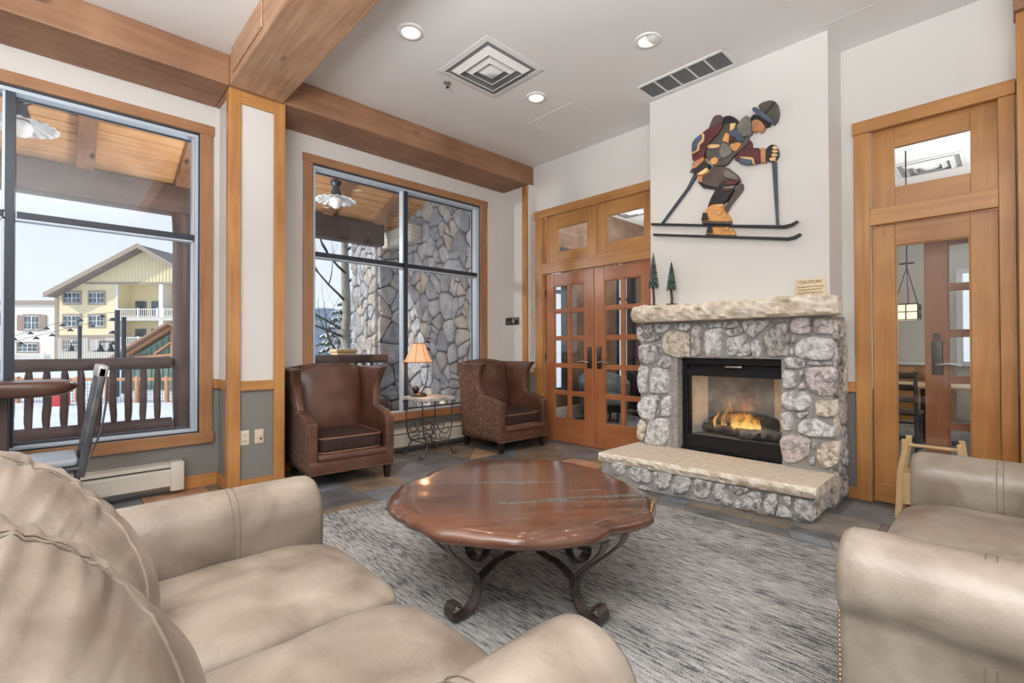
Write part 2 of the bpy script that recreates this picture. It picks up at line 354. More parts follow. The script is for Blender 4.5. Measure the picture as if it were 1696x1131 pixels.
# slate floor: square tiles, a band of small cut tiles before the hearth
mb = MB(); rnd = random.Random(4); mb.box(-5.03,4.2,-5,4.9,-.08,-.002,6)
def tile(poly):
    cx = sum(p[0] for p in poly)/len(poly); cy = sum(p[1] for p in poly)/len(poly); k = rnd.choices(range(6), (4,3,1.3,3.2,2,1))[0]
    q = []
    for p in poly:
        d = Vector((cx-p[0], cy-p[1])); d = d.normalized()*.006; q.append((p[0]+d.x, p[1]+d.y, 0))
    mb.add(q, [tuple(range(len(q)))], k)
T = .46; y = 3.28
rows = []
yy = 4.66
while yy > -5: rows.append((yy-T, yy)); yy -= T
rows.append((4.66, 4.9))
for ri, (ya, yb) in enumerate(rows):
    x = -5.03-(.2 if ri % 2 else 0)
    while x < 4.2:
        xa, xb = max(x,-5.03), min(x+T, 4.2)
        if abs(ya-3.28) < .01 and xb > -2.74 and xa < -.1:
            if xa < -2.76: tile([(xa,ya),(-2.74,ya),(-2.74,yb),(xa,yb)])
            if xb > -.08: tile([(-.1,ya),(xb,ya),(xb,yb),(-.1,yb)])
        elif xb-xa > .02:
            if rnd.random() < .16: tile([(xa,ya),(xb,ya),(xa,yb)]); tile([(xb,ya),(xb,yb),(xa,yb)])
            else: tile([(xa,ya),(xb,ya),(xb,yb),(xa,yb)])
        x += T
x = -2.74
while x < -.11:
    tile([(x,3.60),(x+.24,3.60),(x+.24,3.71),(x,3.71)])
    tile([(x+.06,3.46),(x+.30,3.46),(x+.24,3.60),(x,3.60)])
    tile([(x,3.28),(x+.24,3.28),(x+.30,3.46),(x+.06,3.46)])
    tile([(x,3.71),(x+.24,3.71),(x+.24,3.74),(x,3.74)])
    x += .24
struct(mb.build('floor', SL+[grout]), 'slate tile floor in mixed grey, brown and rust tones', 'floor')
# carpet
m, n, l, b = nt('streaked_carpet'); carpet_m = m
b.inputs['Roughness'].default_value = .95; b.inputs['Specular IOR Level'].default_value = .1
t = n.new('ShaderNodeTexCoord'); mp = n.new('ShaderNodeMapping'); mp.inputs['Scale'].default_value = (11, 80, 5); l.new(t.outputs['Object'], mp.inputs['Vector'])
n1 = n.new('ShaderNodeTexNoise'); n1.inputs['Scale'].default_value = 1.0; n1.inputs['Detail'].default_value = 3; l.new(mp.outputs[0], n1.inputs['Vector'])
mp2 = n.new('ShaderNodeMapping'); mp2.inputs['Scale'].default_value = (1.4, 5, 1); l.new(t.outputs['Object'], mp2.inputs['Vector'])
n2 = n.new('ShaderNodeTexNoise'); n2.inputs['Scale'].default_value = 1.0; n2.inputs['Detail'].default_value = 2; l.new(mp2.outputs[0], n2.inputs['Vector'])
n3 = n.new('ShaderNodeTexNoise'); n3.inputs['Scale'].default_value = 190; n3.inputs['Detail'].default_value = 2; l.new(t.outputs['Object'], n3.inputs['Vector'])
a1 = n.new('ShaderNodeMath'); a1.operation = 'MULTIPLY_ADD'; a1.inputs[1].default_value = .45; l.new(n2.outputs[0], a1.inputs[0]); l.new(n1.outputs[0], a1.inputs[2])
a2 = n.new('ShaderNodeMath'); a2.operation = 'MULTIPLY_ADD'; a2.inputs[1].default_value = .62; l.new(n3.outputs[0], a2.inputs[0]); l.new(a1.outputs[0], a2.inputs[2])
r = n.new('ShaderNodeValToRGB'); l.new(a2.outputs[0], r.inputs[0]); l.new(r.outputs[0], b.inputs['Base Color'])
e = r.color_ramp.elements; e[0].position = .80; e[0].color = (.035,.04,.045,1); e[1].position = 1.22; e[1].color = (.50,.49,.475,1)
for ps, cc in ((.87,(.08,.086,.092,1)),(.93,(.20,.205,.207,1)),(1.05,(.32,.32,.315,1))): k = e.new(min(ps/1.3,1)); k.color = cc
e = r.color_ramp.elements
mr = n.new('ShaderNodeMath'); mr.operation = 'DIVIDE'; mr.inputs[1].default_value = 1.3
l.new(a2.outputs[0], mr.inputs[0]); l.new(mr.outputs[0], r.inputs[0])
for q in e:
    if q.position > .79 and q.color[0] < .05: q.position = .80/1.3
    if q.color[0] > .5: q.position = 1.22/1.3
bp = n.new('ShaderNodeBump'); bp.inputs['Strength'].default_value = .5; bp.inputs['Distance'].default_value = .01; l.new(n3.outputs[0], bp.inputs['Height']); l.new(bp.outputs[0], b.inputs['Normal'])
tag(MB().box(-3.52,4.0,-4.9,3.42,.0005,.009).build('carpet', carpet_m), 'grey streaked area carpet under the coffee table and sofas', 'carpet')
# beams
def trim(name, label, mb, mat, bevel=.004, cat='trim'): return struct(mb.build(name, mat, bevel=bevel), label, cat)
trim('ceiling_beam', 'long timber beam above the left window running along the ceiling', MB().box(-5.03,-4.51,-5,1.055,3.44,3.7), W['beamy'], .012, 'beam')
trim('ceiling_beam', 'long knotty timber beam above the window by the armchairs', MB().box(-5.03,-4.51,1.055,4.74,3.44,3.7), W['beamy'], .012, 'beam')
trim('ceiling_beam', 'rough-sawn cross beam spanning the ceiling out from the window pillar', MB().box(-4.51,4.2,1.05,1.48,3.44,3.7).box(-4.40,-3.62,1.035,1.05,3.50,3.7), W['sawn'], .012, 'beam')
H = W['honeyz']; Hx = W['honeyx']; Hy = W['honeyy']
trim('trim_1', 'honey wood corner post on the left edge of the window pillar', MB().box(-4.62,-4.53,1.05,1.143,0,3.44), H)
trim('trim_2', 'honey wood corner post on the right edge of the window pillar', MB().box(-4.62,-4.53,1.411,1.502,0,3.44), H)
trim('trim_3', 'short honey wood rail joining the pillar posts under the beam', MB().box(-4.57,-4.533,1.143,1.411,3.335,3.44), Hy)
trim('trim_4', 'chair rail across the window pillar between the posts', MB().box(-4.575,-4.535,1.143,1.411,.87,.955), Hy)
trim('trim_5', 'honey wood post in the corner beside the french doors', MB().box(-4.62,-4.53,4.618,4.70,0,3.44), H)
trim('trim_6', 'chair rail on the end wall beside the second armchair', MB().box(-5.03,-4.5,4.622,4.645,.87,.955).box(-4.5,-4.465,4.715,4.74,.87,.955), Hx)
trim('trim_7', 'chair rail on the window wall beside the pillar', MB().box(-5.03,-5.0,1.045,1.09,.87,.955).box(-5.03,-5.0,1.465,1.84,.87,.955).box(-5.03,-4.62,1.075,1.09,.87,.955), Hy)
trim('trim_8', 'short chair rail between the fireplace and the right-hand door', MB().box(-.966,-.877,4.715,4.74,.865,.95), Hx)
trim('baseboard_left', 'honey wood baseboard along the window wall', MB().box(-5.03,-5.01,.82,1.09,0,.11).box(-5.03,-4.62,1.072,1.09,0,.11).box(-4.56,-4.54,1.143,1.411,0,.11).box(-5.03,-5.01,1.465,2.1,0,.11).box(-5.03,-5.01,4.0,4.64,0,.11), Hy)
trim('baseboard_back', 'honey wood baseboard beside the right-hand door', MB().box(-.966,-.877,4.72,4.74,0,.09).box(-4.5,-4.465,4.72,4.74,0,.11), Hx)
trim('trim_9', 'tall honey wood post at the right edge beside the glazed door', MB().box(.04,.20,4.60,4.74,0,3.45), H)
trim('trim_10', 'dark timber beam end above the right-hand post', MB().box(.03,.9,4.55,4.74,3.45,3.7), W['beamx'])
# windows
def window(name, label, Wd, mull, ytrim, apron, head):
    y0, y1, z0, z1 = Wd
    o = thing(name, label, 'window', (xi, (y0+y1)/2, z0), kind='structure'); yc, zc = (y0+y1)/2, z0
    def S(mb, nm, mat, bev=.003):
        mb.v = [(p[0]-xi, p[1]-yc, p[2]-zc) for p in mb.v]; return mb.build(nm, mat, o, bevel=bev)
    S(MB().box(xi,xi+.025,ytrim[0],ytrim[1],head[0],head[1]), 'window_head_casing', W['casingy'])
    S(MB().box(xi,xi+.022,ytrim[0]+.005,y0,z0,head[0]), 'window_side_casing', W['casingz'])
    S(MB().box(xi,xi+.022,y1,ytrim[1]-.008,z0,head[0]), 'window_side_casing', W['casingz'])
    S(MB().box(xi,xi+.035,ytrim[0],ytrim[1],apron[0],apron[1]), 'window_sill', W['casingy'])
    f = MB(); a, c = xi-.13, xi-.004
    f.box(a,c,y0,y0+.035,z0,z1); f.box(a,c,y1-.035,y1,z0,z1); f.box(a,c,y0+.035,y1-.035,z1-.045,z1); f.box(a,c,y0+.035,y1-.035,z0,z0+.03)
    S(f, 'frame_channel', alu, .002)
    f = MB()
    for k0, k1, wd in ((xi-.006,xi-.001,.012),(xi-.135,xi-.115,.048)):
        f.box(k0,k1,y0,y0+wd,z0,z1); f.box(k0,k1,y1-wd,y1,z0,z1); f.box(k0,k1,y0,y1,z1-wd-.006,z1); f.box(k0,k1,y0,y1,z0,z0+wd)
    f.box(xi-.13,xi-.01,mull-.025,mull+.025,z0,z1)
    for p, q in ((y0,mull-.025),(mull+.025,y1)): f.box(xi-.12,xi-.02,p+.01,q-.01,2.20,2.25)
    S(f, 'window_frame', dkblue, .002)
    f = MB()
    for p, q in ((y0+.036,mull-.026),(mull+.026,y1-.036)):
        f.box(xi-.10,xi-.02,q-.016,q,z0+.03,2.2); f.box(xi-.10,xi-.02,q-.016,q,2.25,z1-.045)
        f.box(xi-.10,xi-.02,p,q,2.184,2.199)
    S(f, 'glazing_channel', alu, .001)
    S(MB().box(xi-.112,xi-.106,y0+.02,y1-.02,z0+.02,z1-.02), 'pane', GL, 0)
    return o
window('window_1', 'large left window with dark mullions looking onto the snowy porch and yellow building', W1, -.240, (-1.52,1.045), (.389,.486), (3.166,3.255))
window('window_2', 'large window behind the armchairs looking onto stone piers and a bare tree', W2, 3.06, (1.835,4.337), (.372,.452), (3.166,3.25))
# glazed doors
def leaf_parts(o, w, h, mat_v, mat_h, stile, zb, zt, cols, rows, mun, t=.045, glass=GLD):
    f = MB(); f.box(0,stile,0,t,0,h); f.box(w-stile,w,0,t,0,h); o_f = f.build('door_stile', mat_v, o, bevel=.003)
    f = MB(); f.box(stile,w-stile,.0015,t-.0015,0,zb); f.box(stile,w-stile,.0015,t-.0015,zt,h); f.build('door_rail', mat_h, o, bevel=.003)
    gw = w-2*stile; f = MB()
    pw = (gw-(cols-1)*mun)/cols; ph = (zt-zb-(rows-1)*mun)/rows
    for c in range(1, cols): x = stile+c*pw+(c-1)*mun; f.box(x,x+mun,.004,t-.004,zb,zt)
    for r_ in range(1, rows): z = zb+r_*ph+(r_-1)*mun; f.box(stile,w-stile,.0055,t-.0055,z,z+mun)
    for c in range(cols):
        for r_ in range(rows):
            x = stile+c*(pw+mun); z = zb+r_*(ph+mun); q = .009
            f.box(x,x+q,.008,t-.008,z,z+ph); f.box(x+pw-q,x+pw,.008,t-.008,z,z+ph); f.box(x+q,x+pw-q,.008,t-.008,z,z+q); f.box(x+q,x+pw-q,.008,t-.008,z+ph-q,z+ph)
    f.build('muntin', mat_h, o, bevel=.002)
    MB().box(stile-.004,w-stile+.004,t*.5-.003,t*.5+.003,zb-.004,zt+.004).build('pane', glass, o)
def handle(o, x, z, side, t=0.0):
    p = MB().rbox(x-.034,x+.034,t-.012,t,z-.08,z+.185,.006,2).build('handle_plate', bronze, o)
    pts = [(x,t-.012,z),(x,t-.045,z),(x+side*.02,t-.055,z),(x+side*.06,t-.058,z+.010),(x+side*.10,t-.056,z+.004),(x+side*.135,t-.054,z-.006),(x+side*.165,t-.05,z+.006)]
    MB().tube(pts, [.011,.011,.012,.011,.010,.009,.005], 8).build('lever', chrome, p)
def door(name, label, x0, y, w, h, cat='door'):
    return thing(name, label, cat, (x0, y, .006), kind='structure')
d1 = door('door_1', 'left leaf of the reddish wood french doors with ten glass lites', -4.325, 4.765, .798, 2.2)
leaf_parts(d1, .798, 2.194, W['doorz'], W['doorx'], .15, .305, 2.03, 2, 5, .042); handle(d1, .735, 1.045, -1)
for z in (1.94, 1.09): MB().box(-.016,.012,-.008,.0,z-.05,z+.05).tube([(-.002,-.008,z-.052),(-.002,-.008,z+.052)], .007, 8).build('hinge', bronze, d1)
d2 = door('door_2', 'right leaf of the reddish wood french doors beside the fireplace', -3.521, 4.765, .798, 2.2)
leaf_parts(d2, .798, 2.194, W['doorz'], W['doorx'], .15, .305, 2.03, 2, 5, .042); handle(d2, .075, 1.045, 1)
d3 = door('door_3', 'honey wood door with one tall glass panel on the right', -.768, 4.765, .716, 2.2)
leaf_parts(d3, .716, 2.194, W['honeyz'], W['honeyx'], .145, .32, 2.03, 1, 1, .04)
MB().box(.0,.716,-.012,.0,0,.145).build('kick_rail', W['honeyx'], d3, bevel=.004)
d4 = door('door_4', 'second reddish door leaf seen through the right-hand glass panel', -.475, 5.0, .798, 2.2)
leaf_parts(d4, .798, 2.194, W['doorz'], W['doorx'], .14, .28, 2.03, 2, 5, .042); handle(d4, .075, 1.09, 1)
p = MB().box(.055,.095,-.016,0,1.29,1.335).build('lock_plate', bronze, d4)
# door casings and transoms
trim('trim_11', 'honey wood casing with mid rail and head around the french doors', MB().box(-4.465,-4.33,4.712,4.74,0,2.965,1).box(-2.70,-2.56,4.712,4.74,0,2.965,1).box(-4.33,-2.70,4.712,4.765,2.205,2.355).box(-4.475,-2.50,4.705,4.74,2.965,3.066).box(-4.33,-4.322,4.74,4.88,0,2.96,1).box(-2.72,-2.70,4.74,4.88,0,2.96,1), [Hx, H])
trim('trim_12', 'honey wood casing with mid rail and head around the right-hand door', MB().box(-.877,-.772,4.712,4.74,0,2.96,1).box(-.05,.033,4.712,4.74,0,2.96,1).box(-.772,-.05,4.712,4.765,2.205,2.338).box(-.885,.036,4.700,4.74,2.96,3.06), [Hx, H])
def transom(name, label, x0, x1, z0, z1, gx0, gx1, gz0, gz1):
    o = thing(name, label, 'window', (x0, 4.765, z0), kind='structure'); w, h = x1-x0, z1-z0; a, b_, c, d = gx0-x0, gx1-x0, gz0-z0, gz1-z0
    MB().box(0,a,0,.045,0,h).box(b_,w,0,.045,0,h).build('sash_stile', W['honeyz'], o, bevel=.003)
    MB().box(a,b_,.001,.044,0,c).box(a,b_,.001,.044,d,h).build('sash_rail', W['honeyx'], o, bevel=.003)
    MB().box(a-.005,b_+.005,.02,.026,c-.005,d+.005).build('pane', GLD, o)
transom('window_3', 'left transom window above the french doors', -4.30, -3.481, 2.355, 2.985, -4.11, -3.627, 2.485, 2.795)
transom('window_4', 'right transom window above the french doors', -3.473, -2.72, 2.355, 2.985, -3.334, -2.837, 2.487, 2.802)
transom('window_5', 'transom window above the right-hand glazed door', -.77, -.05, 2.338, 2.985, -.622, -.191, 2.492, 2.806)
# ---------------------------------------------------------------- ceiling fittings
lens_m = glow('lit_downlight_lens', (1.0, .86, .60), 4.5, (.9,.85,.75))
def downlight(x, y, label, gimbal=False):
    o = thing('recessed_downlight', label, 'ceiling light', (x, y, 3.7), group='round downlights in the white ceiling')
    MB().lathe([(.068,-.001),(.072,-.012),(.098,-.010),(.103,-.004),(.103,0)], n=32).build('trim_ring', white_m, o)
    if gimbal:
        MB().lathe([(.0,-.006),(.066,-.006),(.07,-.002)], n=32).build('lamp_lens', lens_m, o)
        MB().grid(lambda u, v: (.018+.068*math.cos(PI*(u-.5))*v*1.0, .070*math.sin(PI*(u-.5))*v, -.010-.02*(1-v*v)), 20, 8).build('eyeball_cover', white_m, o)
    else: MB().lathe([(.0,-.008),(.05,-.008),(.07,-.002)], n=32).build('lamp_lens', lens_m, o)
    s = lamp('ceiling_spot', 'SPOT', (x, y, 3.66), 18, (1.0,.90,.76), .05, aim=(x, y, 0)); s.data.spot_size = math.radians(120); s.data.spot_blend = .8
    return o
downlight(-3.211, 1.99, 'lit round downlight in the ceiling nearest the cross beam')
downlight(-3.214, 3.416, 'lit round downlight between the square diffuser and the french doors')
downlight(-1.995, 3.424, 'lit round downlight with a white half cover beside the long grille', True)
for q in ((-1.99,1.99),(.4,2.2),(.4,-1.2),(-2.2,-1.4)):  # extra fill spots added out of view, no fittings built for them
    s = lamp('ceiling_spot', 'SPOT', (q[0], q[1], 3.66), 18, (1.0,.90,.76), .05, aim=(q[0], q[1], 0)); s.data.spot_size = math.radians(120); s.data.spot_blend = .8
def diffuser(name, label, x, y, s):
    o = thing(name, label, 'air vent', (x, y, 3.7))
    def fr(mb, a, b_, za, zb):
        for k in range(4):
            c, sn = math.cos(k*PI/2), math.sin(k*PI/2)
            P = [(a,-a,za),(b_,-b_,zb),(b_,b_,zb),(a,a,za)]; Q = [(p[0],p[1],p[2]+.006) for p in P]
            mb.hexa([(p[0]*c-p[1]*sn, p[0]*sn+p[1]*c, p[2]) for p in P+Q])
    f = MB(); fr(f, s/2, s/2-.045, -.012, -.018); f.build('outer_frame', white_m, o)
    MB().box(-s/2+.04,s/2-.04,-s/2+.04,s/2-.04,-.0025,-.0005).build('throat', M('vent_throat', (.30,.30,.31), rough=.7) if 'vent_throat' not in bpy.data.materials else bpy.data.materials['vent_throat'], o)
    for a in (.245,.165,.095):
        f = MB(); fr(f, s/.67*a, s/.67*(a-.045), -.016, -.050); f.build('louvre_ring', white_m, o)
    MB().rbox(-.045*s/.67,.045*s/.67,-.045*s/.67,.045*s/.67,-.055,-.03,.01).build('centre_plate', white_m, o)
    return o
diffuser('air_diffuser', 'white square stepped air diffuser in the lounge ceiling', -3.16, 2.775, .67)
diffuser('air_diffuser', 'white square air diffuser seen through the transom above the right-hand door', -.75, 8.6, .72)
diffuser('air_diffuser', 'white square air diffuser seen through the transom above the french doors', -4.80, 7.6, .67)
g = thing('return_air_grille', 'long white return-air grille with five mesh panels by the chimney breast', 'air vent', (-2.03, 4.118, 3.7))
f = MB(); L, Wd = .415, .152
f.box(-L,L,-Wd,-Wd+.026,-.014,-.001); f.box(-L,L,Wd-.026,Wd,-.014,-.001); f.box(-L,-L+.026,-Wd,Wd,-.0135,-.0012); f.box(L-.026,L,-Wd,Wd,-.0135,-.0012)
for k in range(1,5): x = -L+.026+k*(2*L-.052)/5; f.box(x-.007,x+.007,-Wd+.02,Wd-.02,-.012,-.0015)
f.build('grille_frame', white_m, g, bevel=.003)
f = MB()
for k in range(48): x = -L+.03+k*(2*L-.06)/47; f.hexa([(x,-Wd+.02,-.002),(x+.004,-Wd+.02,-.002),(x+.004,Wd-.02,-.002),(x,Wd-.02,-.002),(x+.006,-Wd+.02,-.009),(x+.008,-Wd+.02,-.009),(x+.008,Wd-.02,-.009),(x+.006,Wd-.02,-.009)])
f.box(-L+.02,L-.02,-Wd+.02,Wd-.02,-.0018,-.0008); f.build('mesh_panel', grille_g, g)
o = thing('sprinkler_head', 'small ceiling sprinkler head beside the square air diffuser', 'sprinkler', (-3.605, 2.628, 3.7))
MB().lathe([(0,0),(.036,-.001),(.036,-.006),(.018,-.012),(.010,-.012),(.010,-.04),(0,-.04)], n=20).build('escutcheon', chrome, o); MB().lathe([(0,-.042),(.016,-.042),(.016,-.046),(0,-.046)], n=12).build('deflector', bronze, o)
for x0, x1, y0, y1, lb in ((-3.635,-3.03,3.757,4.387,'flush square ceiling access panel near the french doors'), (-1.08,-.5,3.2,4.236,'flush ceiling access panel near the chimney corner')):
    o = MB().box(x0,x1,y0,y1,3.697,3.699).box(x0-.012,x1+.012,y0-.012,y0,3.696,3.699).box(x0-.012,x1+.012,y1,y1+.012,3.696,3.699).box(x0-.012,x0,y0,y1,3.696,3.699).box(x1,x1+.012,y0,y1,3.696,3.699).build('access_panel', ceil_m, bevel=.0006); tag(o, lb, 'access panel')
# ---------------------------------------------------------------- wall fittings
def heater(y0, y1, label):
    o = thing('baseboard_heater', label, 'heater', (-5.03, (y0+y1)/2, .03)); L = (y1-y0)/2
    prof = [(0,.235),(.075,.225),(.115,.195),(.125,.17),(.125,.05),(.105,.03)]
    f = MB(); f.add([(p[0],-L,p[1]) for p in prof]+[(p[0],L-.001,p[1]) for p in prof]+[(p[0]-.006 if i else 0,-L,p[1]-.006) for i, p in enumerate(prof)]+[(p[0]-.006 if i else 0,L-.001,p[1]-.006) for i, p in enumerate(prof)],
        [(i,i+1,i+7,i+6) for i in range(5)]+[(i+12,i+18,i+19,i+13) for i in range(5)]+[(0,6,18,12),(5,17,23,11)]); f.build('front_cover', cream_m, o)
    MB().box(.118,.127,-L,L,.196,.203).build('damper_slot', cavity, o)
    MB().box(.0,.095,-L,L,.008,.04).build('fin_tube', darkgrey, o)
    for s in (-1, 1): MB().rbox(0,.135,s*L-.05,s*L+.05,0,.245,.012).build('end_cap', cream_m, o)
heater(-1.6, .76, 'cream baseboard heater under the left window')
heater(2.05, 3.95, 'cream baseboard heater under the window behind the side table')
o = thing('power_outlet', 'ivory double power outlet on the grey pillar', 'outlet', (-4.56, 1.182, .466), )
MB().rbox(0,.006,-.038,.038,-.064,.064,.003).build('cover_plate', ivory, o)
for z in (.024,-.024):
    s = MB().rbox(.004,.009,-.017,.017,z-.014,z+.014,.003).build('socket', ivory, o)
    MB().box(.0085,.0095,-.009,-.006,z-.003,z+.007).box(.0085,.0095,.006,.009,z-.003,z+.007).box(.0085,.0095,-.002,.002,z-.010,z-.006).build('slot', cavity, s)
o = thing('data_outlet', 'ivory data outlet plate with a small black socket right of the power outlet', 'outlet', (-4.56, 1.298, .466))
MB().rbox(0,.006,-.036,.036,-.062,.062,.003).build('cover_plate', M('almond_plastic', (.72,.58,.44), rough=.35), o); MB().box(.005,.0075,.006,.02,-.03,-.012).build('jack', cavity, o); MB().box(.005,.007,-.022,.022,.01,.04).build('blank_insert', ivory, o)
o = thing('thermostat', 'small bronze wall thermostat plate beside the corner post', 'thermostat', (-4.835, 4.645, 1.597))
MB().rbox(-.13,.13,-.02,0,-.05,.05,.006).build('face_plate', bronze, o); MB().box(.01,.06,-.0225,-.0195,-.025,.03).build('display', M('grey_lcd', (.30,.31,.30), rough=.3), o); MB().tube([(.09,-.02,0),(.09,-.03,0)], .018, 14).build('dial', black_m, o)
for k in range(3): MB().box(-.10+k*.03,-.085+k*.03,-.0222,-.0195,-.02,-.012).build('button', chrome, o)
FIRE= [('g',[(-2632,1440),(-2590,1446),(-2541,1405),(-2532,1356),(-2528,1308),(-2582,1273),(-2623,1317)]),('g',[(-2545,1465),(-2456,1458),(-2452,1387),(-2514,1332),(-2554,1421)]),('g',[(-2443,1466),(-2277,1464),(-2281,1414),(-2353,1365),(-2417,1362)]),('g',[(-2227,1466),(-2083,1464),(-2068,1423),(-2088,1382),(-2171,1395),(-2219,1423)]),('g',[(-2523,1308),(-2457,1335),(-2353,1365),(-2370,1322),(-2431,1295),(-2514,1288)]),('t',[(-2349,1353),(-2269,1390),(-2163,1384),(-2068,1363),(-2062,1147),(-2164,1138),(-2237,1140),(-2312,1159),(-2349,1205)]),('p',[(-2049,1452),(-1961,1456),(-1967,1163),(-2008,1148),(-2058,1151)]),('g',[(-1950,1441),(-1894,1453),(-1779,1456),(-1779,1410),(-1851,1409),(-1924,1404)]),('w',[(-1932,1382),(-1865,1402),(-1776,1407),(-1773,1300),(-1788,1158),(-1860,1139),(-1929,1152)]),('g',[(-1769,1470),(-1621,1471),(-1625,1416),(-1689,1397),(-1751,1402)]),('g',[(-1752,1388),(-1689,1389),(-1615,1402),(-1582,1367),(-1649,1340),(-1724,1328)]),('g',[(-1738,1314),(-1663,1327),(-1576,1339),(-1543,1304),(-1528,1229),(-1531,1161),(-1630,1150),(-1732,1162)]),('g',[(-2614,1248),(-2528,1264),(-2422,1256),(-2410,1181),(-2432,1086),(-2520,1060),(-2601,1078),(-2619,1163)]),('g',[(-2400,1264),(-2358,1267),(-2358,1182),(-2380,1166),(-2405,1220)]),('g',[(-2384,1134),(-2337,1158),(-2262,1144),(-2271,1044),(-2338,1026),(-2406,1055)]),('g',[(-1605,1459),(-1495,1470),(-1360,1461),(-1424,1395),(-1518,1302),(-1561,1345),(-1598,1416)]),('w',[(-1525,1283),(-1467,1305),(-1446,1244),(-1454,1153),(-1511,1140),(-1526,1206)]),('d',[(-1438,1320),(-1396,1379),(-1333,1430),(-1279,1443),(-1240,1404),(-1230,1331),(-1237,1236),(-1241,1163),(-1328,1151),(-1397,1154),(-1425,1236)]),('p',[(-1226,1477),(-1085,1478),(-1077,1399),(-1086,1339),(-1156,1337),(-1220,1346)]),('g',[(-1220,1327),(-1194,1323),(-1201,1258),(-1221,1258)]),('p',[(-1064,1455),(-1000,1463),(-935,1450),(-933,1333),(-1007,1338),(-1068,1342)]),('w',[(-1195,1258),(-1143,1301),(-1062,1328),(-1001,1306),(-936,1298),(-925,1154),(-1002,1128),(-1075,1137),(-1157,1143),(-1202,1171)]),('g',[(-1231,1222),(-1205,1236),(-1205,1171),(-1228,1167)]),('g',[(-1288,1141),(-1222,1160),(-1129,1136),(-1123,1079),(-1190,1063),(-1275,1060)]),('g',[(-1113,1126),(-1002,1121),(-937,1116),(-973,1094),(-1113,1094)]),('w',[(-2614,1048),(-2506,1042),(-2517,917),(-2523,782),(-2599,763),(-2626,863)]),('w',[(-2474,1024),(-2375,1036),(-2294,1020),(-2285,799),(-2376,778),(-2497,784)]),('w',[(-2633,658),(-2567,731),(-2481,766),(-2408,715),(-2414,601),(-2451,503),(-2525,504),(-2612,543)]),('g',[(-2460,753),(-2371,765),(-2387,707),(-2429,713)]),('w',[(-2356,747),(-2261,773),(-2267,579),(-2317,564),(-2367,568)]),('g',[(-2403,621),(-2377,638),(-2378,558),(-2404,550)]),('t',[(-2623,484),(-2579,517),(-2525,475),(-2536,369),(-2569,287),(-2630,317)]),('w',[(-2514,496),(-2378,549),(-2287,544),(-2293,373),(-2329,275),(-2559,260),(-2526,379)]),('w',[(-1289,1051),(-1203,1054),(-1184,988),(-1196,907),(-1278,893),(-1289,974)]),('g',[(-1164,1047),(-1136,1052),(-1140,990),(-1164,967)]),('p',[(-1120,1070),(-1040,1086),(-915,1085),(-912,958),(-931,872),(-1019,853),(-1064,871),(-1110,921),(-1129,1008)]),('p',[(-1176,908),(-1156,954),(-1137,955),(-1118,916),(-1141,901)]),('w',[(-1303,855),(-1237,882),(-1125,889),(-1072,853),(-1088,782),(-1134,734),(-1222,721),(-1295,755)]),('t',[(-1057,828),(-942,833),(-902,841),(-911,713),(-991,696),(-1058,707)]),('w',[(-1304,700),(-1238,720),(-1214,682),(-1219,569),(-1288,556),(-1304,627)]),('g',[(-1198,710),(-1096,729),(-1127,682),(-1174,668)]),('w',[(-1182,623),(-1127,671),(-1050,686),(-976,638),(-918,628),(-919,552),(-1029,537),(-1120,537),(-1179,561)]),('p',[(-1309,498),(-1223,546),(-1136,535),(-1093,510),(-1090,423),(-1129,356),(-1217,305),(-1282,303),(-1306,390)]),('g',[(-1078,486),(-1063,497),(-1064,436),(-1079,430)]),('g',[(-1098,370),(-1068,392),(-1060,341),(-1083,311),(-1106,325)]),('t',[(-1048,465),(-1007,505),(-963,518),(-898,529),(-891,421),(-913,333),(-986,307),(-1031,303),(-1053,377)])]
BASE= [('g',[(-2509,208),(-2381,216),(-2386,96),(-2504,86)]),('g',[(-2362,167),(-2300,208),(-2190,195),(-2136,135),(-2154,71),(-2254,53),(-2339,73)]),('g',[(-2127,188),(-1945,196),(-1979,119),(-1997,49),(-2083,19),(-2118,95)]),('g',[(-1928,187),(-1813,189),(-1802,110),(-1847,36),(-1946,16),(-1975,53)]),('g',[(-1777,187),(-1641,179),(-1649,98),(-1688,30),(-1774,33),(-1794,95)]),('g',[(-1626,174),(-1544,181),(-1522,106),(-1486,13),(-1589,7),(-1646,59)]),('g',[(-1525,176),(-1379,180),(-1379,149),(-1457,104),(-1500,126)]),('g',[(-1479,37),(-1450,89),(-1372,143),(-1311,166),(-1290,151),(-1305,13),(-1387,-5),(-1472,4)]),('g',[(-2255,27),(-2172,33),(-2154,2),(-2246,-11)]),('g',[(-1274,152),(-1186,177),(-1180,114),(-1202,3),(-1253,-8),(-1278,60)]),('g',[(-1178,106),(-1130,91),(-1085,29),(-1096,11),(-1180,-4),(-1198,12)]),('g',[(-1158,166),(-1095,171),(-1095,99),(-1123,101)]),('g',[(-1084,165),(-973,171),(-960,2),(-1034,-3),(-1078,39)]),('g',[(-1357,136),(-1283,142),(-1283,68)])]
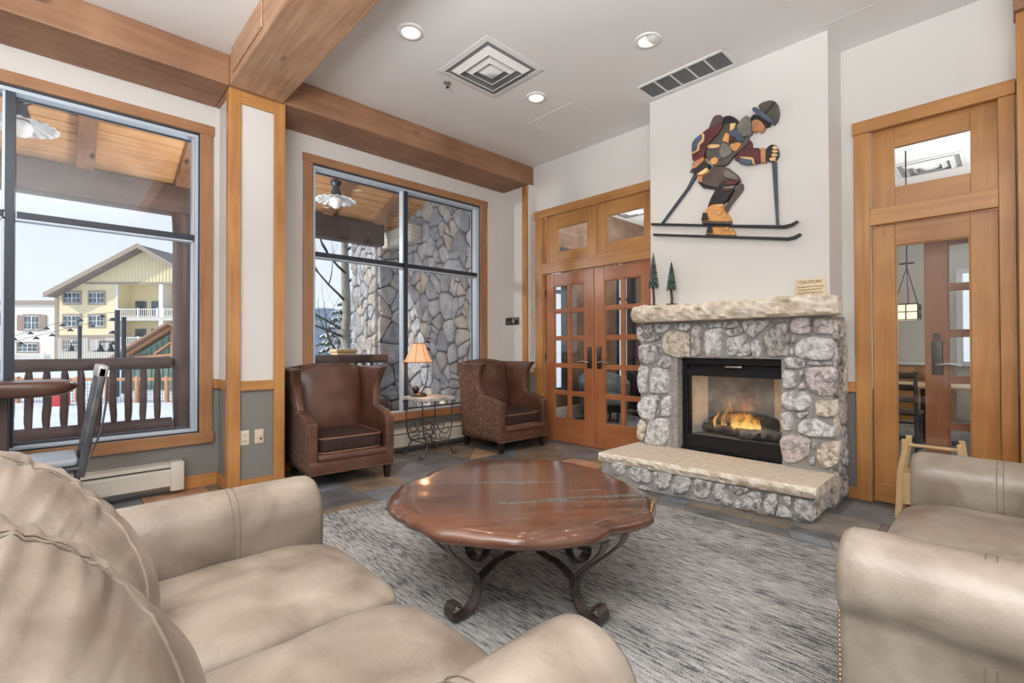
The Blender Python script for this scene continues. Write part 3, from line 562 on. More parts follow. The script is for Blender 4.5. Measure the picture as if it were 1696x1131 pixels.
SKI= [('upper_ski','black',0,[(-2477,2476),(-1814,2338),(-1273,2232),(-1224,2235),(-1180,2254),(-1172,2240),(-1213,2215),(-1273,2205),(-1815,2319),(-2477,2453)]),('lower_ski','black',0,[(-2456,2367),(-1815,2238),(-1246,2128),(-1203,2132),(-1160,2148),(-1149,2135),(-1192,2109),(-1247,2103),(-1815,2219),(-2456,2347)]),('ski_pole','slate',0,[(-2034,2859),(-2001,2837),(-2086,2721),(-2347,2453),(-2374,2458),(-2107,2740)]),('ski_pole','slate',0,[(-1365,2779),(-1329,2769),(-1319,2238),(-1335,2241)]),('jacket','dark',0,[(-2077,2881),(-2041,2920),(-1991,2872),(-2034,2859)]),('jacket','black',1,[(-1755,3290),(-1690,3277),(-1633,3221),(-1631,3181),(-1749,3217)]),('jacket','olive',1,[(-1749,3225),(-1633,3191),(-1615,3130),(-1529,3024),(-1578,2962),(-1667,2910),(-1738,2844),(-1838,2871),(-1906,2952),(-1919,3052),(-1864,3117)]),('jacket','yellow',2,[(-1691,3203),(-1642,3189),(-1659,3145),(-1694,3130)]),('jacket','blue',2,[(-1704,3122),(-1627,3141),(-1572,3044),(-1584,3010),(-1628,3023),(-1653,3070),(-1691,3089)]),('jacket','orange',2,[(-1763,3072),(-1730,3135),(-1698,3111),(-1705,3031)]),('jacket','maroon',2,[(-1696,3084),(-1656,3067),(-1660,3036),(-1701,3035)]),('jacket','orange',2,[(-1702,3018),(-1615,3015),(-1593,2990),(-1648,2937),(-1677,2966)]),('jacket','grey',2,[(-1757,3056),(-1705,3020),(-1677,2963),(-1682,2928),(-1758,2910),(-1794,2981)]),('jacket','yellow',2,[(-1902,3054),(-1880,3078),(-1773,3041),(-1794,3018),(-1864,3033)]),('jacket','orange',2,[(-1878,2928),(-1824,2949),(-1791,2919),(-1811,2878),(-1858,2881)]),('jacket','blue',2,[(-1810,2965),(-1777,2969),(-1758,2923),(-1787,2904)]),('jacket','grey',3,[(-1627,3147),(-1602,3197),(-1546,3223),(-1513,3173),(-1510,3057),(-1572,3038),(-1621,3099)]),('jacket','dark',2,[(-1883,3226),(-1835,3318),(-1775,3311),(-1751,3262),(-1756,3227),(-1863,3209)]),('jacket','maroon',3,[(-1753,3227),(-1756,3177),(-1905,3061),(-1927,2958),(-2033,2946),(-2032,3128),(-1932,3194),(-1879,3217)]),('jacket','blue',4,[(-2029,3138),(-1935,3188),(-1919,3131),(-1968,3094),(-1975,3044),(-2030,3040)]),('jacket','yellow',4,[(-1935,3194),(-1907,3165),(-1916,3103),(-1957,3088),(-1957,3036),(-2030,3018),(-2030,3038),(-1978,3046),(-1978,3104),(-1930,3135)]),('jacket','tan',3,[(-2033,2904),(-2033,2946),(-1931,2977),(-1917,2939),(-2012,2882)]),('glove','black',3,[(-2012,2843),(-2019,2879),(-1920,2935),(-1876,2889),(-1876,2841),(-1963,2837)]),('glove','yellow',4,[(-1991,2823),(-1948,2840),(-1886,2864),(-1876,2821),(-1932,2805)]),('face','tan',1,[(-1516,3174),(-1456,3166),(-1403,3079),(-1427,3045),(-1448,3045),(-1468,3069),(-1504,3062),(-1522,3112)]),('hair','black',1,[(-1528,3202),(-1491,3223),(-1432,3158),(-1361,3084),(-1407,3074),(-1442,3143),(-1513,3176)]),('hat','olive',2,[(-1467,3266),(-1431,3291),(-1356,3284),(-1316,3248),(-1300,3162),(-1317,3100),(-1334,3085)]),('hat','blue',3,[(-1501,3269),(-1467,3262),(-1331,3098),(-1346,3072),(-1501,3240)]),('hat','black',3,[(-1406,3193),(-1337,3259),(-1328,3246),(-1395,3183)]),('jacket','maroon',0,[(-1673,2886),(-1603,2957),(-1541,3022),(-1519,2989),(-1517,2944),(-1591,2927),(-1635,2855)]),('jacket','maroon',1,[(-1629,2860),(-1591,2927),(-1529,2941),(-1448,2916),(-1444,2795),(-1518,2793),(-1623,2832)]),('jacket','blue',2,[(-1623,2836),(-1610,2885),(-1555,2849),(-1512,2833),(-1504,2792),(-1567,2804)]),('jacket','yellow',2,[(-1610,2894),(-1589,2877),(-1554,2870),(-1500,2845),(-1489,2788),(-1506,2791),(-1512,2831),(-1561,2847),(-1604,2868)]),('jacket','tan',1,[(-1447,2916),(-1405,2897),(-1406,2782),(-1447,2789)]),('glove','black',1,[(-1405,2897),(-1364,2922),(-1319,2896),(-1306,2818),(-1337,2771),(-1402,2789)]),('glove','yellow',2,[(-1355,2888),(-1336,2896),(-1314,2882),(-1312,2864),(-1342,2866)]),('glove','yellow',2,[(-1358,2862),(-1336,2864),(-1312,2852),(-1312,2835),(-1344,2838)]),('glove','yellow',2,[(-1361,2832),(-1342,2835),(-1315,2823),(-1317,2804),(-1353,2811)]),('glove','yellow',2,[(-1376,2801),(-1353,2808),(-1322,2798),(-1337,2771),(-1371,2783)]),('trousers','brown',1,[(-2005,2813),(-1921,2819),(-1872,2877),(-1732,2838),(-1630,2729),(-1609,2672),(-1694,2640),(-1812,2669),(-1949,2732)]),('trousers','black',0,[(-2003,2773),(-1812,2680),(-1826,2656),(-1949,2702)]),('trousers','tan',2,[(-1995,2824),(-1942,2808),(-1949,2750),(-1991,2775)]),('trousers','brown',0,[(-1599,2663),(-1591,2602),(-1695,2495),(-1741,2423),(-1761,2456),(-1695,2574),(-1630,2651)]),('trousers','black',2,[(-1812,2669),(-1739,2718),(-1723,2634),(-1656,2631),(-1747,2506),(-1867,2530),(-1902,2492),(-1874,2575)]),('trousers','grey',3,[(-1756,2773),(-1726,2805),(-1643,2733),(-1615,2680),(-1681,2703),(-1739,2742)]),('trousers','maroon',3,[(-1739,2689),(-1694,2704),(-1615,2676),(-1653,2646),(-1740,2665)]),('trousers','grey',3,[(-1746,2658),(-1653,2644),(-1675,2620),(-1753,2633)]),('trousers','maroon',3,[(-1759,2633),(-1679,2619),(-1705,2601),(-1746,2617)]),('boot','orange',2,[(-1912,2490),(-1865,2525),(-1750,2510),(-1760,2469),(-1732,2421),(-1694,2363),(-1694,2336),(-1882,2379),(-1951,2399),(-1944,2453)]),('boot','black',3,[(-1951,2399),(-1937,2465),(-1898,2454),(-1885,2390)]),('boot','brown',2,[(-1951,2396),(-1694,2336),(-1694,2315),(-1951,2369)]),('boot','yellow',3,[(-1800,2498),(-1760,2499),(-1758,2482),(-1794,2479)]),('boot','yellow',3,[(-1807,2436),(-1771,2447),(-1766,2430),(-1798,2415)]),('boot','yellow',3,[(-1761,2396),(-1741,2412),(-1730,2396),(-1748,2383)]),('boot','orange',0,[(-1910,2282),(-1907,2336),(-1697,2297),(-1664,2245),(-1661,2215),(-1788,2240),(-1896,2268)]),('boot','black',1,[(-1916,2283),(-1902,2335),(-1869,2329),(-1858,2270)]),('boot','brown',0,[(-1931,2278),(-1656,2214),(-1656,2201),(-1931,2263)]),('boot','yellow',1,[(-1751,2291),(-1720,2302),(-1715,2285),(-1742,2274)]),('boot','yellow',1,[(-1710,2267),(-1690,2278),(-1681,2263),(-1699,2250)])]

# ---------------------------------------------------------------- fireplace
def BW(mb, name, mat, parent, bevel=0):
    L = parent.location; mb.v = [(p[0]-L.x, p[1]-L.y, p[2]-L.z) for p in mb.v]
    return mb.build(name, mat, parent, bevel=bevel)
SM = [ST[k] for k in 'gwptd']+[mortar]; SI = {k: i for i, k in enumerate('gwptd')}
fire = thing('stone_fireplace', 'fieldstone fireplace with cream stone mantel, raised hearth and glass-fronted firebox', 'fireplace', (-1.76, 4.3, 0))
mb = MB()
for x0, x1, z0, z1 in ((-2.60,-2.262,.26,1.48),(-1.243,-.948,.26,1.48),(-2.262,-1.243,1.137,1.48)): mb.box(x0,x1,4.295,4.329,z0,z1,5)
mb.box(-2.60,-2.503,4.329,4.735,.0,1.48,5).box(-.963,-.948,4.329,4.71,.0,1.48,5)
mb.box(-2.26,-2.205,4.295,4.40,.27,1.135,5).box(-1.30,-1.245,4.295,4.40,.27,1.135,5)
for i, (k, poly) in enumerate(FIRE):
    P = [(a/1000, b/1000) for a, b in poly]
    mb.stone(P, lambda u, w, h: (u, 4.297-h, w), .046 if k != 'g' else .036, SI[k], i+1, step=.014, rough=.5)
for i, P in enumerate(voronoi(4.305, 4.70, .02, 1.46, 19, 5, .8, .012)):
    mb.stone(P, lambda u, w, h: (-.952+h, u, w), .03, random.Random(i).choice((0,3,2,4)), i+60, step=.03)
for i, P in enumerate(voronoi(4.20, 4.33, .28, 1.12, 4, 8, .5, .006)): pass
BW(mb, 'stone_surround', SM, fire)
mb = MB(); yb = lambda x: 3.84+.11*(x+.96)
mb.hexa([(-2.62,yb(-2.62),0),(-.985,yb(-.985),0),(-.985,4.33,0),(-2.62,4.33,0),(-2.62,yb(-2.62),.19),(-.985,yb(-.985),.19),(-.985,4.33,.19),(-2.62,4.33,.19)], 5)
for i, (k, poly) in enumerate(BASE):
    P = [(a/1000, max(b/1000, .006)) for a, b in poly]
    mb.stone(P, lambda u, w, h: (u, yb(u)+.002-h, w), .028, 0, i+90, step=.014, rough=.5)
for i, P in enumerate(voronoi(3.86, 4.30, .01, .185, 5, 3, .5, .008)):
    mb.stone(P, lambda u, w, h: (-.985+h, u, w), .025, (0,3,2)[i%3], i+120, step=.02)
for i, P in enumerate(voronoi(3.70, 4.30, .01, .185, 6, 4, .5, .008)):
    mb.stone(P, lambda u, w, h: (-2.62-h, u, w), .025, (0,1,2)[i%3], i+130, step=.02)
BW(mb, 'hearth_base', SM, fire)
def rockn(p, a): 
    v = noise.voronoi(Vector(p)*9)[0]; return a*((v[1]-v[0])*1.6-.5+.7*noise.noise(Vector(p)*23))
mb = MB(); NX = 90; sec = 9
def slabpt(i, k):
    x = -2.645+(1.715)*i/(NX-1); yf = 3.775+.085*(x+.92); p = (x, yf, k*.02)
    e = 0
    pts = [(4.328,.27),(yf+.10,.27),(yf+.012+rockn((x,1,0),.012),.269),(yf+rockn((x,2,.3),.018),.255),(yf-.006+rockn((x,3,.6),.020),.235),(yf+.004+rockn((x,4,.9),.018),.212),(yf+.012+rockn((x,5,1.2),.012),.192),(yf+.04,.19),(4.328,.19)]
    xx = x
    if i == 0: xx = x+.012+rockn((k,0,5),.012)
    return (xx, pts[k][0], pts[k][1])
vs = [slabpt(i, k) for i in range(NX) for k in range(sec)]
mb.add(vs, [(i*sec+k, (i+1)*sec+k, (i+1)*sec+k+1, i*sec+k+1) for i in range(NX-1) for k in range(2, 7)], 1)
mb.add(vs, [(i*sec+k, (i+1)*sec+k, (i+1)*sec+k+1, i*sec+k+1) for i in range(NX-1) for k in (0, 1, 7)], 0)
mb.add([vs[k] for k in range(sec)], [tuple(range(sec))], 1); mb.add([vs[(NX-1)*sec+k] for k in range(sec)], [tuple(range(sec))], 1)
BW(mb, 'hearth_slab', [slabtop, limestone], fire)
# mantel: rough-faced stone beam
mb = MB(); NX = 110; prof = [(4.326,1.63),(4.20,1.635),(4.14,1.632),(4.112,1.612),(4.10,1.585),(4.10,1.555),(4.108,1.525),(4.118,1.50),(4.135,1.482),(4.20,1.478),(4.326,1.478)]; K = len(prof)
vs = []
for i in range(NX):
    t = i/(NX-1); x = -2.615+1.735*t; end = min(i, NX-1-i); pull = {0: .045, 1: .018, 2: .006}.get(end, 0)
    for k, (y, z) in enumerate(prof):
        a = 0 if k in (0, K-1) else (.25 if k in (1, K-2) else 1)
        d = rockn((x*.8, z*2.2, 3), .030)*a
        cz = 1.555; zz = z+(cz-z)*pull*3+ (rockn((x*.6, 9+k, z), .016) if k in (1,2) else 0); ex = 0
        if end == 0: ex = rockn((k*.21, 2+t*5, 1), .02)
        vs.append((x+ex, y-d+(pull*1.0 if k not in (0, K-1) else 0), zz))
mb.add(vs, [(i*K+k, (i+1)*K+k, (i+1)*K+k+1, i*K+k+1) for i in range(NX-1) for k in range(K-1)], 0)
mb.add(vs[:K], [tuple(range(K))]); mb.add(vs[-K:], [tuple(range(K))])
BW(mb, 'mantel', limestone, fire)
# firebox
X0, X1, Z0, Z1, FY = -2.205, -1.30, .271, 1.13, 4.395
mb = MB(); mb.box(X0,X0+.05,FY,FY+.06,Z0,Z1).box(X1-.012,X1,FY,FY+.06,Z0,Z1).box(X0,X1,FY+.001,FY+.06,1.075,Z1).box(X0,X1,FY-.004,FY+.05,.965,1.03).box(X0,X1,FY+.002,FY+.05,Z0,.405)
mb.box(X0-.03,X1,FY-.03,FY+.01,Z0,Z0+.012).box(X0+.05,X0+.075,FY+.015,FY+.05,.405,.965).box(X0,X1,FY-.008,FY+.01,.40,.412)
mb.box(X0+.62,X0+.63,FY-.002,FY+.01,Z0+.02,.40)
BW(mb, 'black_frame', black_m, fire, .003)
BW(MB().box(X0,X1,FY+.05,FY+.056,1.03,1.075), 'air_slot', cavity, fire)
BW(MB().rbox(-1.80,-1.64,FY-.012,FY+.03,1.045,1.07,.012), 'damper_handle', chrome, fire)
brick = M('firebrick', (.62,.60,.54), (.80,.78,.72), 8, rough=.85, bump=.2)
for xa, xc in ((X0+.02, X0+.125), (X1-.012, X1-.175)): BW(MB().hexa([(xa,FY+.06,.40),(xc,4.68,.40),(xc+.02*(1 if xc > -1.7 else -1),4.68,.40),(xa+.004*(1 if xc > -1.7 else -1),FY+.06,.40),(xa,FY+.06,1.04),(xc,4.68,1.04),(xc+.02*(1 if xc > -1.7 else -1),4.68,1.04),(xa+.004*(1 if xc > -1.7 else -1),FY+.06,1.04)]), 'firebrick_panel', brick, fire)
mb = MB(); mb.box(X0+.03,X1-.03,4.68,4.70,.40,1.07,0).box(X0+.03,X1-.03,FY+.06,4.70,1.05,1.07,0); BW(mb, 'back_panel', M('sooty_brick', (.15,.155,.165), (.36,.37,.385), 6, rough=.9, bump=.3), fire)
BW(MB().box(X0+.03,X1-.03,FY+.06,4.68,.385,.405), 'fire_grate', M('grey_ash', (.13,.13,.13), (.36,.36,.36), 22, rough=.95, bump=.6), fire)
BW(MB().box(X0+.05,X1-.012,FY+.022,FY+.027,.41,.968), 'glass_front', GLF, fire)
# logs
charred = M('charred_bark', (.018,.014,.012), (.16,.12,.095), 9, (1,1,1), lo=.4, hi=.75, rough=.95, bump=.9, bscale=30, detail=9)
ashy = M('ashy_bark', (.06,.045,.038), (.42,.38,.34), 10, lo=.4, hi=.7, rough=.95, bump=.9, bscale=32, detail=9)
def firelog(a, b, r, mat, label, sag=0):
    a, b = Vector(a), Vector(b); P = []; R = []
    for i in range(15):
        t = i/14; p = a.lerp(b, t); p.z += sag*4*t*(1-t); P.append(p); R.append(r*(1+.16*noise.noise(p*14)))
    o = MB().tube([p-a for p in P], R, 14).build('fire_log', mat, loc=a); tag(o, label, 'log', 'logs burning in the firebox'); return o
firelog((-2.06,4.55,.47), (-1.52,4.50,.445), .042, charred, 'charred log lying along the left front of the grate')
firelog((-1.70,4.49,.455), (-1.34,4.545,.455), .045, ashy, 'pale ash-covered log at the right front of the grate')
firelog((-2.02,4.625,.50), (-1.38,4.62,.52), .052, charred, 'dark arched log at the back of the fire', .075)
m, n, l, b = nt('flame'); n.remove(b); out = n['Material Output']
em = n.new('ShaderNodeEmission'); tr = n.new('ShaderNodeBsdfTransparent'); mx = n.new('ShaderNodeMixShader'); t = n.new('ShaderNodeTexCoord'); sp = n.new('ShaderNodeSeparateXYZ'); l.new(t.outputs['Object'], sp.inputs[0])
cr = n.new('ShaderNodeValToRGB'); mr = n.new('ShaderNodeMath'); mr.operation = 'MULTIPLY'; mr.inputs[1].default_value = 2.6; l.new(sp.outputs['Z'], mr.inputs[0]); l.new(mr.outputs[0], cr.inputs[0]); l.new(cr.outputs[0], em.inputs[0])
e = cr.color_ramp.elements; e[0].position = 0; e[0].color = (1,.70,.22,1); e[1].position = .75; e[1].color = (1,.17,.03,1); k = e.new(.25); k.color = (1,.46,.07,1)
no = n.new('ShaderNodeTexNoise'); no.inputs['Scale'].default_value = 9; l.new(t.outputs['Object'], no.inputs['Vector'])
al = n.new('ShaderNodeMath'); al.operation = 'MULTIPLY_ADD'; al.inputs[1].default_value = -1.9; l.new(sp.outputs['Z'], al.inputs[0]); l.new(no.outputs[0], al.inputs[2]); 
a2 = n.new('ShaderNodeMath'); a2.operation = 'ADD'; a2.inputs[1].default_value = -.08; a2.use_clamp = True; l.new(al.outputs[0], a2.inputs[0])
em.inputs[1].default_value = 1.5; l.new(a2.outputs[0], mx.inputs[0]); l.new(tr.outputs[0], mx.inputs[1]); l.new(em.outputs[0], mx.inputs[2]); l.new(mx.outputs[0], out.inputs[0]); flame_m = m
mb = MB(); rnd = random.Random(11)
for x, y, w, h in ((-1.86,4.53,.022,.13),(-1.80,4.585,.05,.17),(-1.72,4.58,.06,.21),(-1.64,4.575,.07,.25),(-1.58,4.58,.06,.30),(-1.555,4.57,.032,.44),(-1.50,4.565,.05,.20),(-1.68,4.545,.055,.13),(-1.60,4.545,.055,.12),(-1.54,4.545,.04,.12)):
    P = []; R = []; ph = rnd.uniform(0, 6)
    for i in range(22):
        t = i/21; P.append((x-.08+1.76+.03*math.sin(ph+t*6)*t, y-4.56+.012*math.cos(ph+t*4), h*1.3*t)); R.append(w*(math.sin(PI*min(1,.22+t*.78))**.9)*(1-t*.35)*(1+.25*noise.noise(Vector((t*6,ph,0))))+.001)
    mb.tube(P, R, 12, flat=.45)
tag(mb.build('fire_flames', flame_m, loc=(-1.76,4.56,.47)), 'yellow and orange flames rising from the logs', 'fire', kind='stuff')
lamp('fire_glow', 'POINT', (-1.78, 4.50, .62), 2.2, (1, .45, .12), .06)
# ---------------------------------------------------------------- skier relief above the mantel
SKC = {'black': (.018,.018,.020), 'slate': (.045,.055,.075), 'dark': (.085,.058,.056), 'olive': (.075,.07,.055), 'yellow': (.62,.41,.19), 'blue': (.065,.085,.125), 'orange': (.56,.27,.085), 'maroon': (.09,.022,.026), 'grey': (.155,.145,.125), 'tan': (.42,.185,.085), 'brown': (.085,.062,.055)}
skm = {k: M('painted_wood_'+k, c, tuple(min(1, x*1.5) for x in c), 9, rough=.45, bump=.05) for k, c in SKC.items()}; keys = list(SKC)
sk = thing('skier_relief', 'layered painted wood relief of a crouching skier hung above the mantel', 'wall art', (-1.75, 4.33, 2.55))
groups = {}
labs = {'jacket': 'patchwork jacket in maroon, blue, grey and orange', 'hat': 'olive knitted hat with blue-grey band', 'trousers': 'dark trousers with banded knee', 'boot': 'orange-tan ski boots', 'upper_ski': 'upper dark ski', 'lower_ski': 'lower dark ski'}
npole = 0
for nme, c, z, poly in SKI:
    key = nme if nme != 'ski_pole' else 'ski_pole%d' % npole
    if nme == 'ski_pole': npole += 1
    if nme == 'glove': key = 'glove0' if poly[0][0] < -1700 else 'glove1'
    if nme == 'boot': key = 'boot0' if sum(p[1] for p in poly)/len(poly) > 2240 else 'boot1'
    groups.setdefault(key, (nme, []))[1].append((c, z, poly))
for key, (nme, items) in groups.items():
    mb = MB(); cs = []
    for c, z, poly in items:
        P = []
        for a, b_ in poly: P.append((a/1000, b_/1000))
        if len(P) > 4 and 'ski' not in nme:
            Q = []
            for i in range(len(P)):
                a = P[i]; b_ = P[(i+1)%len(P)]; Q += [(a[0]*.8+b_[0]*.2, a[1]*.8+b_[1]*.2), (a[0]*.2+b_[0]*.8, a[1]*.2+b_[1]*.8)]
            P = Q
        if c not in cs: cs.append(c)
        h0 = .012 if 'ski' in nme or nme in ('boot','trousers') else .016
        mb.prism(P, lambda u, w, h: (u, 4.33-h, w), .002, h0+.013*(z+1)+ (.012 if nme.endswith('_ski') else 0), cs.index(c), bev=.005)
    o = BW(mb, 'ski' if nme.endswith('_ski') else nme, [skm[c] for c in cs], sk)
    if nme in labs: o['label'] = labs[nme]
# ---------------------------------------------------------------- mantel figurines and sign
verdi = M('verdigris_metal', (.05,.085,.075), (.16,.22,.20), 20, rough=.5, metal=.4, bump=.1); bark = M('brown_trunk', (.05,.025,.02), (.12,.07,.055), 25, (1,1,.3), rough=.7, bump=.5)
def figtree(x, y, H, w, label):
    o = thing('tree_figurine', label, 'figurine', (x, y, 1.640), group='metal pine trees on the mantel')
    MB().rbox(-.042,.042,-.028,.028,0,.007,.003).build('base', M('dark_base_%d' % int(H*100), (.05,.03,.025), rough=.5), o)
    MB().tube([(.0,0,.006),(.004,0,.05),(-.003,0,H*.3),(0,0,H*.75)], [.014,.012,.011,.005], 9).build('trunk', bark, o)
    f = MB(); NL = 11
    for k in range(NL):
        t = k/(NL-1); z = H*(.34+.56*t); r = w*(1-t)**.8+.010; dz = H*.10*(1-.3*t)
        for j in range(8):
            a = j*PI/4+k*.39; ca, sa = math.cos(a), math.sin(a); da = .34
            p = [(0,0,z+dz),(r*.9*math.cos(a-da),r*.9*math.sin(a-da),z+.01),(r*1.08*ca,r*1.08*sa,z-.012),(r*.9*math.cos(a+da),r*.9*math.sin(a+da),z+.01)]
            f.add(p+[(0,0,z+dz-.006)]+[(q[0],q[1],q[2]-.004) for q in p[1:]], [(0,1,2,3),(4,7,6,5),(1,5,6,2),(2,6,7,3),(0,4,5,1),(0,3,7,4)])
    f.tube([(0,0,H*.88),(0,0,H)], [.009,.001], 8); f.build('foliage', verdi, o); return o
figtree(-2.405, 4.215, .527, .042, 'taller of the two green metal pine figurines, nearer the french doors')
figtree(-2.217, 4.215, .415, .036, 'shorter green metal pine figurine, nearer the skier')
sg = thing('caution_sign', 'small cream caution sign standing at the right end of the mantel', 'sign', (-1.095, 4.312, 1.634), 0)
sg.rotation_euler.x = math.radians(-4)
MB().rbox(-.104,.104,-.003,.003,0,.143,.002,1).build('panel', M('cream_sign', (.74,.60,.40), rough=.6), sg)
ink = M('brown_ink', (.10,.07,.045), rough=.7)
def words(s, size, z, parent, y=-.0042, mat=ink, x=0):
    cu = bpy.data.curves.new('sign_text', 'FONT'); cu.body = s; cu.size = size; cu.align_x = 'CENTER'; cu.extrude = .0004
    tmp = bpy.data.objects.new('tmp_text', cu); COL.objects.link(tmp); dg = bpy.context.evaluated_depsgraph_get(); me = bpy.data.meshes.new_from_object(tmp.evaluated_get(dg)); bpy.data.objects.remove(tmp)
    o = bpy.data.objects.new('lettering', me); COL.objects.link(o); me.materials.clear(); me.materials.append(mat); o.parent = parent; o.location = (x, y, z); o.rotation_euler.x = PI/2; return o
words('CAUTION', .034, .106, sg)
for s, z in (('Fireplace and Surrounding', .076), ('Surfaces May Be HOT', .052), ('Even When Not In Use', .027)): words(s, .0175, z, sg)
# ---------------------------------------------------------------- cream leather loveseats
def superbox(cx, cy, cz, sx, sy, sz, e=5, n=14, wr=None, seed=0, tf=None):
    bm = bmesh.new(); bmesh.ops.create_cube(bm, size=2); bmesh.ops.subdivide_edges(bm, edges=bm.edges[:], cuts=n, use_grid_fill=True)
    for v in bm.verts:
        p = v.co; k = (abs(p.x)**e+abs(p.y)**e+abs(p.z)**e)**(1/e); q = p/k
        r = Vector((cx+q.x*sx, cy+q.y*sy, cz+q.z*sz))
        if wr: r = wr(q, r)
        v.co = tf @ r if tf else r
    bm.verts.index_update(); mb = MB(); mb.add([tuple(v.co) for v in bm.verts], [[v.index for v in f.verts] for f in bm.faces], 0, True); bm.free(); return mb
def arm_section(sg):
    P = [(.655,.10),(.628,.30),(.622,.48)]
    for k in range(15):
        a = math.radians(180-k*(235/14)); P.append((.748+.126*math.cos(a), .562+.126*math.sin(a)))
    P += [(.815,.43),(.812,.30),(.812,.10)]
    return [(sg*x, z) for x, z in P]
def make_loveseat(name, label, loc, rotz):
    o = thing(name, label, 'sofa', loc, rotz, group='cream leather loveseats')
    MB().rbox(-.66,.66,-.42,.425,.09,.29,.03,3).build('frame', leather, o)
    def bw(q, r):
        r.z += .02*(1-q.x*q.x); return r
    superbox(0, -.40, .42, .70, .115, .33, 7, 12, bw).build('back_frame', leather, o)
    for sg in (-1, 1):
        sec = arm_section(sg); n = len(sec); mb = MB(); ys = [(-.47,.9),(-.46,.985),(-.43,1),(-.2,1),(0,1),(.2,1),(.40,1),(.445,.985),(.465,.93),(.468,.6),(.468,.2)]
        cx, cz = sg*.735, .40; vs = []
        for y, s in ys:
            for x, z in sec:
                w = s
                vs.append((cx+(x-cx)*w, y, cz+(z-cz)*w if z > .12 or s < .9 else z))
        mb.add(vs, [(i*n+k, (i+1)*n+k, (i+1)*n+(k+1)%n, i*n+(k+1)%n) for i in range(len(ys)-1) for k in range(n)], 0, True)
        mb.add(vs[-n:], [tuple(range(n))]); mb.add(vs[:n], [tuple(range(n))])
        a = mb.build('arm', leather, o)
        for dy in (-.011, .011):
            line = [(x*1.001+(sg*-.002 if k < 10 else sg*.002), .145+dy, z+(.0015 if 4 < k < 14 else 0)) for k, (x, z) in enumerate(sec)]
            MB().tube(line[:10], .0015, 6).build('seam', thread, a); MB().tube(line[-3:], .0015, 6).build('seam', thread, a)
        nl = MB()
        pass
        for k in range(24):
            z = .11+k*.0145
            for x in (sg*.802, ):
                nl.rbox(x-.006,x+.006,.462,.474,z-.005,z+.005,.004,1)
        nl.build('nailhead_trim', nail, a)
    def seat(q, r):
        r.z += .030*max(0, q.z)*(1-q.x**4)*(1-(q.y-.05)**4*.8)
        r.z += .006*noise.noise(Vector((r.x*7, r.y*7, 2)))*max(0, q.z)
        if q.y > .55: r.z -= .03*(q.y-.55)/.45*max(0,q.z)
        return r
    for i, sg in enumerate((-1, 1)):
        superbox(sg*.312, .105, .375, .312, .385, .092, 7, 20, seat).build('seat_cushion', leather, o)
    for i, sg in enumerate((-1, 1)):
        tf = Matrix.Translation((sg*.312, -.428, .659)) @ Matrix.Rotation(math.radians(35), 4, 'X')
        def back(q, r, i=i):
            # overstuffed: full at the belly, gathered creases run sideways from the upright centre seam near the top
            s = math.atan2(q.z, q.y+.25); top = max(0, min(1, (q.z+.35)/.7)); ax = abs(q.x)
            c1 = 1-abs(noise.noise(Vector((q.x*.9+i*9, s*7.5, 2.0+i))))*2.6; c2 = 1-abs(noise.noise(Vector((q.x*1.3+i*5, s*15, 7.0+i))))*2.4
            amt = (.0095*c1+.0055*c2)*top*math.exp(-(ax*1.35)**1.8)
            amt -= .012*math.exp(-(ax/.12)**2)*top
            nn = Vector((q.x*.3, q.y, q.z)).normalized(); r += nn*amt
            r += nn*.010*noise.noise(Vector((r.x*6+i*3, r.z*6, r.y*6)))
            r.y += .022*(1-q.x*q.x)*max(0, q.y)*(1-q.z*q.z*.6)
            return r
        E_ = 2.57; SY, SZ = .220, .340
        c = superbox(0, 0, 0, .312, SY, SZ, E_, 62, back, tf=tf).build('back_cushion', leather, o)
        def onsurf(x, a):
            y, z = math.cos(a), math.sin(a); k = (abs(x)**E_+abs(y)**E_+abs(z)**E_)**(1/E_)
            q = Vector((x, y, z))/k; return back(q, Vector((q.x*.312, q.y*SY, q.z*SZ))), q
        for dx in (-.042, 0, .042):
            pts = []
            for k in range(90):
                r, q = onsurf(dx, math.radians(14+k*1.9)); pts.append(tf @ (r+Vector((0, q.y, q.z)).normalized()*.0015))
            if dx: MB().tube(pts, .0016, 5).build('seam', thread, c)
            else: MB().tube(pts, .0022, 5).build('seam', leather, c)
        pts = []
        for k in range(40):
            t = k/39; r, q = onsurf(.10+.62*t**1.2, math.radians(22-62*t)); pts.append(tf @ (r+Vector((0, q.y, q.z)).normalized()*.001))
        MB().tube(pts, .004, 6).build('piping', leather, c)
    for x in (-.74, .74):
        for y in (-.38, .38): MB().lathe([(0,0),(.03,0),(.034,.03),(.028,.07),(.032,.10),(0,.10)], (x, y, 0), 14).build('foot', darkwood, o)
    return o
sofa0 = make_loveseat('loveseat', 'cream leather loveseat with gathered back cushions nearest the viewer by the window', (-1.355, .345, .009), 0)
dup(sofa0, (.105, 2.51, .009), PI/2, 'cream leather loveseat beside the glazed door, its back to the right')
